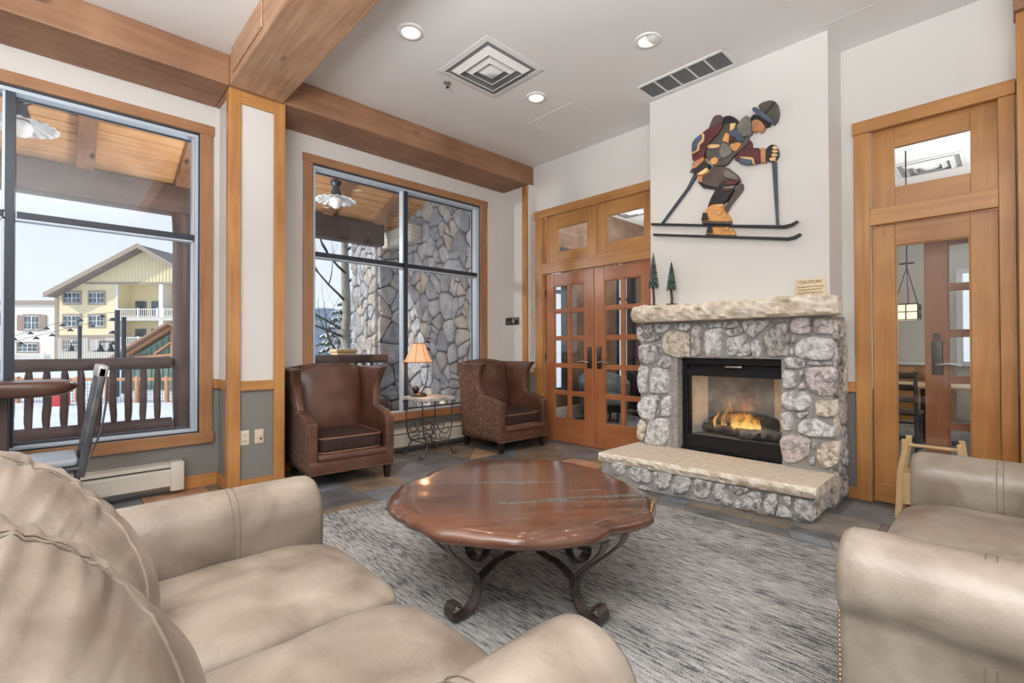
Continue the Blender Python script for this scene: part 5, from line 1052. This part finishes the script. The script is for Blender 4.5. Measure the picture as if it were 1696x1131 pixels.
# ---------------------------------------------------------------- the village beyond: frame whose y axis points away from the lobby
FW = Vector((-math.sin(yaw), math.cos(yaw), 0))
yel = M('yellow_stucco', (.80,.69,.44), (.84,.73,.49), 2, rough=.85); yels = M('yellow_board_and_batten', (.82,.72,.47), rough=.8); taupe = M('taupe_trim', (.36,.29,.24), rough=.7); pale = M('pale_siding', (.66,.63,.56), rough=.8)
wht = M('white_stucco', (.80,.77,.70), rough=.85); wtrim = M('white_painted_wood', (.82,.81,.79), rough=.5); roofm = M('grey_shingle_roof', (.17,.14,.13), (.27,.23,.21), 9, rough=.9); pane_m = M('dark_window_pane', (.035,.055,.075), (.12,.17,.21), 1.2, rough=.12, spec=.8); orange_w = M('orange_timber', (.50,.24,.12), (.60,.31,.17), 6, rough=.6); green_s = M('green_siding', (.16,.25,.20), (.20,.30,.24), 5, rough=.7); brown_sh = M('brown_shutter', (.33,.24,.19), rough=.7); shade_rm = M('dark_recess', (.10,.08,.07), rough=.9)
def bwin(o, x0, x1, z0, z1, y=0, trim=taupe, cols=2):
    f = MB().box(x0-.18,x1+.18,y-.10,y,z1,z1+.22).box(x0-.18,x1+.18,y-.10,y,z0-.18,z0).box(x0-.18,x0,y-.10,y,z0,z1).box(x1,x1+.18,y-.10,y,z0,z1).build('window', trim, o)
    MB().box(x0,x1,y-.05,y-.02,z0,z1).build('pane', pane_m, f)
    g = MB(); w = (x1-x0)
    for k in range(1, cols): g.box(x0+w*k/cols-.05,x0+w*k/cols+.05,y-.08,y-.05,z0,z1)
    g.box(x0,x1,y-.075,y-.05,(z0+z1)/2-.025,(z0+z1)/2+.025); g.box(x0,x1,y-.078,y-.05,z1-.07,z1).box(x0,x1,y-.078,y-.05,z0,z0+.07)
    for k in range(cols*2): 
        if k % 2: g.box(x0+w*k/cols/2-.02,x0+w*k/cols/2+.02,y-.075,y-.05,z0,z1)
    g.build('glazing_bar', wtrim, f); return f
def rail(o, x0, x1, z0, y):
    g = MB().box(x0,x1,y-.08,y,z0+.95,z0+1.05).box(x0,x1,y-.07,y-.01,z0+.06,z0+.14); k = x0+.1
    while k < x1: g.box(k,k+.07,y-.06,y-.02,z0+.14,z0+.95); k += .26
    for x in (x0,(x0+x1)/2-.1,x1-.2): g.box(x,x+.2,y-.1,y+.02,z0,z0+1.15)
    g.build('balcony_railing', wtrim, o)
D1 = FW*60
yb_ = thing('yellow_building', 'yellow gabled building with balconies seen across the snow', 'building', (D1.x, D1.y, 0), yaw)
ZB = -2.2
MB().add([(-57.2,0,ZB),(-49.6,0,ZB),(-49.6,0,10.0),(-57.2,0,9.2),(-57.2,9,ZB),(-49.6,9,ZB),(-49.6,9,10),(-57.2,9,9.2)], [(0,1,2,3),(4,7,6,5),(0,3,7,4),(1,5,6,2),(3,2,6,7),(0,4,5,1)]).build('side_wing_wall', yel, yb_)
# bays with balconies: back wall recessed
MB().box(-49.6,-40.6,2.2,9,ZB,9.4).box(-40.6,-34,0,9,ZB,9.4).build('rear_wall', yel, yb_)
MB().box(-44.35,-43.85,-.05,2.2,ZB,9.3).box(-49.75,-49.5,-.06,0,ZB,9.3).box(-40.75,-40.3,-.05,.5,ZB,9.3).build('bay_post', wtrim, yb_)
for z in (1.0, 4.55): MB().box(-49.6,-40.6,-.08,2.2,z,z+.45).build('balcony_slab', pale, yb_)
for z in (1.45, 5.0):
    for x0, x1 in ((-49.5,-44.4),(-43.85,-40.75)): rail(yb_, x0, x1, z, -.02)
for z in (5.2, 1.6):
    for x0, x1 in ((-49.0,-47.6),(-46.9,-44.9),(-43.4,-41.4)): MB().box(x0,x1,2.1,2.19,z,z+2.0).build('balcony_door', pane_m, yb_)
gab = MB().add([(-53.0,-.05,9.3),(-38,-.05,9.3),(-45.9,-.05,13.4),(-46.0,-.05,13.4)], [(0,1,2,3)])
gab.hexa([(-54.0,-.04,9.2),(-38.6,-.04,9.2),(-45.9,-.04,13.45),(-45.95,-.04,13.45),(-54.0,6,9.2),(-38.6,6,9.2),(-45.9,6,13.45),(-45.95,6,13.45)])
x = -53
while x < -37:
    ztop = 13.45-abs(x+45.9)*(.535 if x < -45.9 else .59)-.1
    if ztop > 9.4: gab.box(x,x+.08,-.10,-.04,9.35,ztop)
    x += .43
gab.build('gable_siding', yels, yb_)
MB().box(-53.6,-38,-.12,-.03,9.15,9.38).build('band_board', taupe, yb_)
MB().box(-57.2,-49.6,-.06,.0,2.4,2.75).box(-57.4,-57.0,-.08,.1,ZB,9).build('trim_band', taupe, yb_)
f = MB().box(-57.1,-49.6,-.05,.0,ZB,2.4)
for k in range(24): f.box(-57.0+k*.31,-56.93+k*.31,-.09,-.05,ZB,2.4)
f.build('lower_siding', pale, yb_)
rf = MB()
def roofslab(x0, z0, x1, z1, th=.35): rf.hexa([(x0,-1.5,z0),(x1,-1.5,z1),(x1,-1.5,z1+th),(x0,-1.5,z0+th),(x0,9.5,z0),(x1,9.5,z1),(x1,9.5,z1+th),(x0,9.5,z0+th)])
roofslab(-57.3, 7.45, -45.9, 13.5); roofslab(-45.9, 13.5, -33.8, 6.4)
rf.box(-58.0,-56.2,2,9.5,8.3,9.2); ro = rf.build('roof', roofm, yb_)
f = MB(); f.hexa([(-57.4,-1.62,7.35),(-45.9,-1.62,13.4),(-45.9,-1.62,13.95),(-57.4,-1.62,7.9),(-57.4,-1.48,7.35),(-45.9,-1.48,13.4),(-45.9,-1.48,13.95),(-57.4,-1.48,7.9)]).hexa([(-45.9,-1.62,13.4),(-33.7,-1.62,6.3),(-33.7,-1.62,6.85),(-45.9,-1.62,13.95),(-45.9,-1.48,13.4),(-33.7,-1.48,6.3),(-33.7,-1.48,6.85),(-45.9,-1.48,13.95)]); f.build('barge_board', taupe, yb_)
for x, z, h in ((-49.6,11.8,1.2),(-48.4,12.5,.9),(-41.0,10.6,1.2)): MB().tube([(x,3,z),(x,3,z+h)], .12, 8).build('vent_pipe', gun, yb_)
MB().box(-53.0,-51.6,3,5,9.9,10.9).build('dormer_box', pale, yb_)
for z0, z1 in ((6.75,8.1),(3.85,5.2),(.9,2.2)):
    for x0, x1 in ((-56.2,-54.3),(-53.0,-51.3)): bwin(yb_, x0-.05, x1+.05, z0, z1)
wb = thing('white_building', 'low white building with brown shutters left of the yellow gabled building', 'building', (D1.x, D1.y, 0), yaw)
MB().box(-72,-57.45,.4,9,ZB,6.7).build('wall', wht, wb); MB().box(-72,-57.42,.1,9.2,6.7,7.15).build('cornice', taupe, wb)
for x0, x1, z0, z1 in ((-61.6,-59.8,3.5,5.2),(-62.4,-60.0,.7,1.7),(-69,-67.3,3.5,5.2)): bwin(wb, x0, x1, z0, z1, .4)
for x in (-62.5, -59.6): MB().box(x,x+.75,.28,.38,3.4,5.3).build('shutter', brown_sh, wb)
f = MB().box(-65.4,-63.7,.3,.39,3.0,5.9).build('balcony_door', brown_sh, wb); MB().box(-65.1,-64.0,.25,.31,3.2,5.4).build('pane', pane_m, f)
rail(wb, -65.5, -63.7, 2.9, .1)
rail(wb, -67, -58.9, -.6, .2)
# pavilion with orange trusses
D2 = FW*26
pv = thing('market_pavilion', 'small green pavilion with orange timber gable beside the log post', 'building', (D2.x, D2.y, 0), yaw)
f = MB()
def beam2(mb, a, b, w=.14, y0=-.15, y1=.1):
    a, b = Vector(a), Vector(b); d = (b-a).normalized(); n_ = Vector((-d.y, d.x))*w/2
    P = [a-n_, b-n_, b+n_, a+n_]; mb.hexa([(p.x,y0,p.y) for p in P]+[(p.x,y1,p.y) for p in P])
MB().hexa([(-21.0,0,-2),(-15.8,0,-2),(-15.8,3.5,-2),(-21.0,3.5,-2),(-21.0,0,.45),(-15.8,0,.45),(-15.8,3.5,.45),(-21.0,3.5,.45)]).add([(-21.0,0,.45),(-15.8,0,.45),(-18.4,0,2.1)], [(0,1,2)]).build('green_wall', green_s, pv)
g = MB()
for k in range(17): g.box(-20.9+k*.31,-20.86+k*.31,-.04,0,-2,.45+max(0,1.6-abs(-20.9+k*.31+18.4)*.63))
g.build('batten', green_s, pv)
beam2(f, (-21.6,.38), (-18.4,2.35)); beam2(f, (-18.4,2.35), (-15.2,.38)); beam2(f, (-20.4,.70), (-16.4,.95), .12); beam2(f, (-18.4,2.3), (-18.4,.6), .14); beam2(f, (-19.4,.85), (-18.5,1.5), .10); f.build('truss', orange_w, pv)
MB().hexa([(-21.75,-.5,.42),(-18.4,-.5,2.48),(-18.4,-.5,2.62),(-21.75,-.5,.56),(-21.75,4,.42),(-18.4,4,2.48),(-18.4,4,2.62),(-21.75,4,.56)]).hexa([(-18.4,-.5,2.48),(-15.0,-.5,.42),(-15.0,-.5,.56),(-18.4,-.5,2.62),(-18.4,4,2.48),(-15.0,4,.42),(-15.0,4,.56),(-18.4,4,2.62)]).build('roof', M('rusty_roof', (.33,.18,.12), (.42,.25,.17), 7, rough=.8), pv)
def lamppost(px, D, top, label, bells):
    x = (px-848)*D/791.4; p = FW*D+Vector((math.cos(yaw), math.sin(yaw), 0))*x
    o = thing('street_lamp', label, 'street lamp', (p.x, p.y, -1.3), yaw, group='dark bell street lamps in the snow')
    MB().tube([(0,0,0),(0,0,top+1.3)], .10, 10).build('pole', dkblue, o)
    for bx, bz in bells:
        MB().tube([(0,0,bz+1.3+.45),(bx,0,bz+1.3+.45),(bx,0,bz+1.3+.3)], .03, 6).build('bracket', dkblue, o)
        MB().lathe([(.02,.32),(.06,.28),(.10,.16),(.13,.06),(.24,.0),(.22,-.02),(0,.02)], (bx,0,bz+1.3), 16).build('bell_shade', dkblue, o)
    for k, z in enumerate((top-.5, top-1.1, top-1.6)):
        if len(bells) > 1: MB().lathe([(0,.16),(.10,.12),(.15,0),(0,0)], (-.22,0,z+1.3), 12).build('spotlight', gun, o)
lamppost(194, 22, 2.95, 'tallest dark street lamp with two bell shades in front of the yellow building', ((-.30,1.05),(-.78,1.05)))
lamppost(205, 24, 2.75, 'plain dark pole just right of the tallest street lamp', ())
lamppost(132, 28, 2.5, 'slim dark street lamp with one bell shade at the left', ((-.5,1.05),))
o = thing('string_lights', 'strings of small dark lamp shades hung across the square', 'string lights', (FW*24).to_tuple(), yaw)
pts0 = [(-25.6,1.6),(-23.9,2.2),(-22.2,2.6),(-21.0,2.9),(-19.9,3.0)]
for zoff, xo_ in ((0,0),(-.5,-.5)):
    f = MB().tube([(x+xo_, 0, z+zoff) for x, z in pts0], .012, 5); w = f.build('wire', dkblue, o)
    for x, z in [(-25.0,1.7),(-24.2,2.0),(-23.4,2.25),(-22.6,2.4),(-21.7,2.65),(-20.6,2.85)]:
        MB().lathe([(0,.12),(.05,.09),(.15,-.02),(0,-.02)], (x+xo_, 0, z+zoff-.08), 10).build('lamp_shade', dkblue, w)
# fence and sheds near the square
D3 = FW*20
fn = thing('wire_fence', 'low timber and wire fence along the snowy square', 'fence', (D3.x, D3.y, 0), yaw)
g = MB()
for k in range(9): g = MB().rbox(-22+k*1.25,-21.86+k*1.25,-.07,.07,-1.6,.02,.02).build('post', orange_w, fn)
MB().box(-22,-12,-.05,.05,-.16,-.04).build('top_rail', orange_w, fn)
g = MB()
for k in range(80): g.box(-22+k*.125,-21.99+k*.125,-.01,.0,-1.3,-.16)
for k in range(8): g.box(-22,-12,-.012,-.002,-1.3+k*.14,-1.29+k*.14)
g.build('wire_mesh', gun, fn)
for x, h_, lb, mt in ((-18.6,1.1,'red snow fence panel beyond the railing', M('red_panel', (.55,.05,.06), rough=.6)),(-13.6,.5,'dark bin standing in the snow beyond the railing', gun)):
    p = FW*19+Vector((math.cos(yaw), math.sin(yaw), 0))*(x+.6); o = thing('site_board' if 'red' in lb else 'litter_bin', lb, 'panel' if 'red' in lb else 'bin', (p.x, p.y, -1.25), yaw)
    MB().rbox(-.30,.30,-.18,.18,0,h_,.03).build('body', mt, o); MB().rbox(-.33,.33,-.2,.2,h_,h_+.06,.02).build('lid', dkblue, o)
# ---------------------------------------------------------------- trees, hill
aspen_bark = M('aspen_bark', (.22,.22,.19), (.36,.35,.31), 6, (1,1,.4), rough=.8, bump=.3); twig = M('dark_twig', (.06,.052,.048), rough=.9)
asp = thing('aspen_tree', 'bare pale-trunked aspen tree outside the window behind the left armchair', 'tree', (-11.15, 5.15, -1.0))
tp = [(0,0,0),(.05,.02,1.2),(.02,.05,2.0),(-.06,-.05,2.5),(-.02,.0,3.0),(-.10,-.02,3.9),(-.12,-.03,5.2),(-.1,0,7)]
MB().tube(tp, [.15,.135,.125,.13,.11,.10,.075,.03], 12).build('trunk', aspen_bark, asp)
rnd = random.Random(8)
def branch(mb, p, d, L, r, dep):
    P = [Vector(p)]; d = Vector(d).normalized(); R = [r]
    for i in range(6):
        d = (d+Vector((rnd.uniform(-.22,.22), rnd.uniform(-.22,.22), rnd.uniform(-.08,.22)))).normalized(); P.append(P[-1]+d*L/6); R.append(r*(1-.14*(i+1)))
    mb.tube(P, R, 5)
    if dep > 0:
        for k in range(3 if dep > 1 else 2):
            i = rnd.randint(2, 5); branch(mb, P[i], d+Vector((rnd.uniform(-.9,.9), rnd.uniform(-.9,.9), rnd.uniform(-.3,.5))), L*.55, R[i]*.6, dep-1)
for i, (z, dx, dy, dz) in enumerate(((1.5,.3,-1,.15),(1.9,.2,-1,.5),(2.45,.3,-1,.25),(2.6,-.2,-.9,.6),(3.0,.1,.9,.5),(3.3,.4,-1,.6),(3.8,-.1,1,.6),(4.0,.3,-1,.5),(4.6,0,.8,.9),(5.0,.2,-.8,.8),(5.6,.1,.5,1),(2.2,-.2,.8,.2))):
    mb = MB(); branch(mb, (-.04,0,z), (dx,dy,dz), 1.9, .034, 2); mb.build('branch', twig, asp)
needle = M('spruce_needles', (.035,.055,.04), (.09,.12,.085), 9, rough=.9)
def spruce(x, y, z, H, R, label, seed):
    o = thing('spruce_tree', label, 'tree', (x, y, z), group='snowy spruce trees beyond the porch'); rnd = random.Random(seed)
    MB().tube([(0,0,0),(0,0,H*.97)], [.16,.02], 8).build('trunk', twig, o); f = MB(); s = MB()
    NL = 17
    for k in range(NL):
        t = k/(NL-1); zz = H*(.08+.88*t); r = R*(1-t)**.9+.07; nb = int(9+8*(1-t))
        for j in range(nb):
            a = 2*PI*j/nb+k*.7+rnd.uniform(-.15,.15); L = r*rnd.uniform(.75,1.12); ca, sa = math.cos(a), math.sin(a); dr = -.32*L
            for q in range(5):
                u0 = L*q/5; u1 = L*(q+1.25)/5; w = .16*r*(1-q/6.5)+.05; z0 = zz+dr*(q/5)**1.3; z1 = zz+dr*((q+1.25)/5)**1.3-.05
                jit = rnd.uniform(-.05,.05)
                f.add([(u0*ca,u0*sa,z0),(u1*ca-w*sa,u1*sa+w*ca,z1-.07+jit),(u1*1.06*ca,u1*1.06*sa,z1),(u1*ca+w*sa,u1*sa-w*ca,z1-.07-jit),(u0*ca,u0*sa,z0-.08)], [(0,1,2),(0,2,3),(4,2,1),(4,3,2)])
                if rnd.random() < .8: s.add([(u0*ca,u0*sa,z0+.03),(u1*ca-w*.7*sa,u1*sa+w*.7*ca,z1-.02),(u1*1.02*ca,u1*1.02*sa,z1+.04),(u1*ca+w*.7*sa,u1*sa-w*.7*ca,z1-.02)], [(0,1,2),(0,2,3)])
    f.build('foliage', needle, o); o2 = s.build('snow_cover', snow, o)
spruce(-17.4, 7.9, -1.3, 4.7, 1.9, 'snowy spruce directly behind the aspen trunk', 1)
spruce(-20.5, 10.6, -1.3, 6.0, 2.1, 'taller snowy spruce between the aspen and the stone pier', 2)
spruce(-14.0, 4.9, -1.3, 3.2, 1.3, 'low snowy spruce left of the aspen trunk', 3)
spruce(-26.0, 13.2, -1.5, 5.2, 1.7, 'distant snowy spruce behind the aspen', 4)
spruce(-13.4, 9.8, -1.2, 3.4, 1.1, 'snowy spruce beside the stone pier', 5)
hill_m = M('distant_forest_hill', (.10,.14,.20), (.26,.31,.37), .12, rough=1, detail=9)
struct(MB().grid(lambda u, v: (-150+60*v-60*u, 20+130*u, -2+(11+5*math.sin(u*5)+3*noise.noise(Vector((u*9,0,0))))*math.sin(PI*.5*(1-v))), 50, 10).build('hills', hill_m), 'blue forested hills on the horizon', 'hills')
# ---------------------------------------------------------------- rooms seen through the glazed doors
fl2 = MB().box(-5.2,3.6,4.9,11,-.05,.0).build('floor_next_room', carpet_m); struct(fl2, 'grey streaked carpet of the rooms beyond the doors', 'floor')
struct(MB().box(-5.4,3.6,4.9,11,3.7,3.85).build('ceiling_next_room', ceil_m), 'white ceiling of the rooms beyond the doors', 'ceiling')
mb = MB()
for y0, y1, z0, z1 in ((4.9,5.55,0,3.7),(5.55,6.35,0,.5),(5.55,6.35,2.9,3.7),(6.35,7.75,0,3.7),(7.75,8.4,0,.5),(7.75,8.4,2.9,3.7),(8.4,11,0,3.7)): mb.box(-5.4,-5.2,y0,y1,z0,z1, 0)
mb.box(-5.4,-1.6,9.6,9.8,0,3.7,1)
struct(mb.build('wall_next_room', [M('brown_panelling', (.16,.09,.06), (.24,.15,.10), 4, rough=.6), paint]), 'dark panelled wall and windows of the room beyond the french doors', 'wall')
struct(MB().box(-1.72,-1.6,4.9,11,0,3.7).build('wall_partition', paint), 'partition between the two rooms beyond the doors', 'wall')
for i, (y0, y1) in enumerate(((5.55,6.35),(7.75,8.4))):
    o = thing('window_%d' % (6+i), ('near', 'far')[i]+' window of the room beyond the french doors', 'window', (-5.2, y0, .5), kind='structure')
    w = y1-y0; MB().box(-.03,.02,0,.06,0,2.4).box(-.03,.02,w-.06,w,0,2.4).box(-.03,.02,.06,w-.06,0,.06).box(-.03,.02,.06,w-.06,2.34,2.4).box(-.02,.015,.06,w-.06,1.62,1.68).build('window_frame', dkblue, o)
    MB().box(-.008,-.004,.05,w-.05,.05,2.35).build('pane', GL, o)
tag(stone_col := MB().box(-4.5,-3.9,9.2,9.6,0,3.7,5).build('stone_column', EST+[emort]), 'stone column at the back of the room beyond the french doors', 'column', kind='structure')
mb = MB(); stone_face(mb, -4.5, -3.9, .05, 3.65, 34, 31, lambda u, w, h: (u, 9.2-h, w), .03); mb.build('stone_facing', EST, stone_col)
hb = thing('baseboard_heater', 'cream baseboard heater in the room beyond the french doors', 'heater', (-5.2, 6.6, .02)); MB().rbox(0,.10,-.9,.9,.0,.22,.015).build('front_cover', cream_m, hb)
def tub_chair(x, y, rz, mat, label):
    o = thing('tub_chair', label, 'armchair', (x, y, 0), rz, group='tub chairs in the room beyond the french doors')
    sh = MB(); N = 20; vs = []
    for i in range(N):
        a = math.radians(-125+250*i/(N-1)); h_ = .62+.20*math.cos(a/1.6)**2
        for r, z in ((.36,.12),(.40,.45),(.42,h_),(.34,h_+.01),(.31,.45),(.30,.12)): vs.append((-r*math.cos(a), r*math.sin(a), z))
    sh.add(vs, [(i*6+k, (i+1)*6+k, (i+1)*6+(k+1)%6, i*6+(k+1)%6) for i in range(N-1) for k in range(6)], 0, True); sh.add(vs[:6], [tuple(range(6))]); sh.add(vs[-6:], [tuple(range(6))])
    sh.build('shell', mat, o); superbox(.04, 0, .38, .30, .28, .085, 6, 8).build('seat_cushion', mat, o)
    for a in (45,135,225,315): MB().tube([(.24*math.cos(math.radians(a)), .24*math.sin(math.radians(a)), 0), (.24*math.cos(math.radians(a)), .24*math.sin(math.radians(a)), .15)], .02, 8).build('leg', darkwood, o)
blkl = M('black_leather', (.014,.014,.016), (.04,.04,.044), 5, rough=.35); bluel = M('blue_grey_leather', (.13,.17,.19), (.22,.27,.29), 5, rough=.4)
tub_chair(-5.0+.35, 6.55, -.6, bluel, 'blue-grey tub chair seen through the left french door'); tub_chair(-4.5, 7.75, .3, blkl, 'black leather tub chair seen through the right french door'); tub_chair(-3.4, 8.2, 2.2, blkl, 'black leather tub chair furthest from the french doors')
o = thing('low_table', 'white-topped low table by the black tub chairs', 'table', (-3.75, 7.1, 0)); MB().rbox(-.35,.35,-.28,.28,.52,.55,.01).build('tabletop', ivory, o)
for sx in (-.3,.3):
    for sy in (-.23,.23): MB().tube([(sx,sy,0),(sx,sy,.52)], .016, 8).build('leg', black_m, o)
# dining room
struct(MB().box(-1.6,3.6,10.8,11,0,3.7).build('wall_dining_back', M('cream_wall', (.66,.63,.56), rough=.8)), 'cream back wall of the dining room seen through the glazed door', 'wall')
struct(MB().box(3.6,3.7,4.9,11,0,3.7).build('wall_dining_right', paint), 'side wall of the dining room', 'wall')
struct(MB().box(-1.6,3.6,9.9,10.2,2.95,3.35).build('ceiling_beam', W['beamx']), 'timber beam crossing the dining room behind the lantern', 'beam')
o = thing('window_8', 'bright window in the back wall of the dining room', 'window', (-.62, 10.8, .9), kind='structure')
MB().box(0,1.6,-.06,0,0,.08).box(0,1.6,-.06,0,1.52,1.6).box(0,.08,-.06,0,.08,1.52).box(1.52,1.6,-.06,0,.08,1.52).box(.76,.84,-.05,0,.08,1.52).build('window_frame', wtrim, o); MB().box(.08,1.52,-.03,-.01,.08,1.52).build('pane', glow('glowing_pane', (.86,.92,1.0), 1.0, (.3,.3,.3)), o)  # pane emits light itself in place of daylight; wall behind is solid
cab = thing('back_counter', 'pale wood counter with drawers along the dining room back wall', 'counter', (-1.05, 10.5, 0))
MB().box(-.48,.42,-.28,.28,0,.92).build('body', W['honeyx'], cab); MB().rbox(-.50,.44,-.31,.29,.92,.96,.006).build('worktop', white_m, cab)
for x in (-.24,.20): d = MB().rbox(x-.19,x+.19,-.30,-.28,.70,.88,.005).build('drawer', W['honeyx'], cab); MB().rbox(x-.06,x+.06,-.315,-.30,.785,.80,.004).build('handle', bronze, d)
def dining_table(x, y, label):
    o = thing('dining_table', label, 'table', (x, y, 0), group='wooden dining tables beyond the glazed door'); MB().rbox(-.55,.55,-.4,.4,.71,.75,.012).build('tabletop', blond, o)
    MB().box(-.06,.06,-.06,.06,.03,.71).box(-.30,.30,-.05,.05,0,.05).build('pedestal', black_m, o)
dining_table(-.75, 8.1, 'wooden dining table under the lantern'); dining_table(.60, 8.9, 'wooden dining table right of the lantern')
def dchair(x, y, rz, label):
    o = thing('dining_chair', label, 'chair', (x, y, 0), rz, group='dark dining chairs beyond the glazed door'); dk = darkwood
    MB().rbox(-.22,.22,-.21,.21,.43,.47,.012).build('seat', M('dark_brown_seat_%d' % int(x*100), (.06,.035,.028), rough=.4), o)
    for sx in (-.19,.19):
        MB().tube([(sx,-.18,0),(sx,-.18,.43)], .02, 8).build('leg', gun, o); MB().tube([(sx,.18,0),(sx,.19,.45),(sx,.25,.95)], .02, 8).build('leg', gun, o)
        MB().tube([(sx,-.18,.18),(sx,.18,.18)], .012, 6).build('stretcher', gun, o)
    MB().tube([(-.19,-.18,.30),(.19,-.18,.30)], .012, 6).build('stretcher', gun, o)
    for z in (.62,.76,.90): MB().rbox(-.20,.20,.205+(z-.62)*.12,.225+(z-.62)*.12,z-.035,z+.035,.006).build('back_slat', dk, o)
dchair(-.95, 7.35, PI, 'dark dining chair pushed up to the table under the lantern'); dchair(.35, 7.8, PI+.3, 'dark dining chair in front of the right-hand dining table')
ln = thing('pendant_lantern', 'lit square lantern hanging by three rods from a chain in the dining room', 'pendant lamp', (-.90, 7.75, 1.56)); ln.scale = (.93, .93, .93)
f = MB()
for sx in (-.125,.125):
    for sy in (-.125,.125): f.box(sx-.009,sx+.009,sy-.009,sy+.009,0,.22)
for z in (0,.105,.21):
    for s in (-.125,.125): f.box(-.13,.13,s-.008,s+.008,z,z+.012).box(s-.008,s+.008,-.13,.13,z+.0005,z+.0115)
for s in (-.125,.125): f.box(-.006,.006,s-.008,s+.008,.01,.21).box(s-.008,s+.008,-.006,.006,.01,.21)
f.build('lantern_frame', black_m, ln); MB().box(-.118,.118,-.118,.118,.005,.205).build('glass_shade', glow('lit_lantern_glass', (1,.80,.50), 1.3, (.8,.7,.5)), ln)
MB().tube([(-.12,-.12,.22),(0,0,.72)], .006, 6).tube([(.12,-.12,.22),(0,0,.72)], .006, 6).tube([(0,.12,.22),(0,0,.72)], .006, 6).build('rod', black_m, ln)
MB().tube([(0,0,.70),(0,0,2.30)], .008, 6).rbox(-.08,.08,-.012,.012,.76,.785,.004).build('chain', black_m, ln)
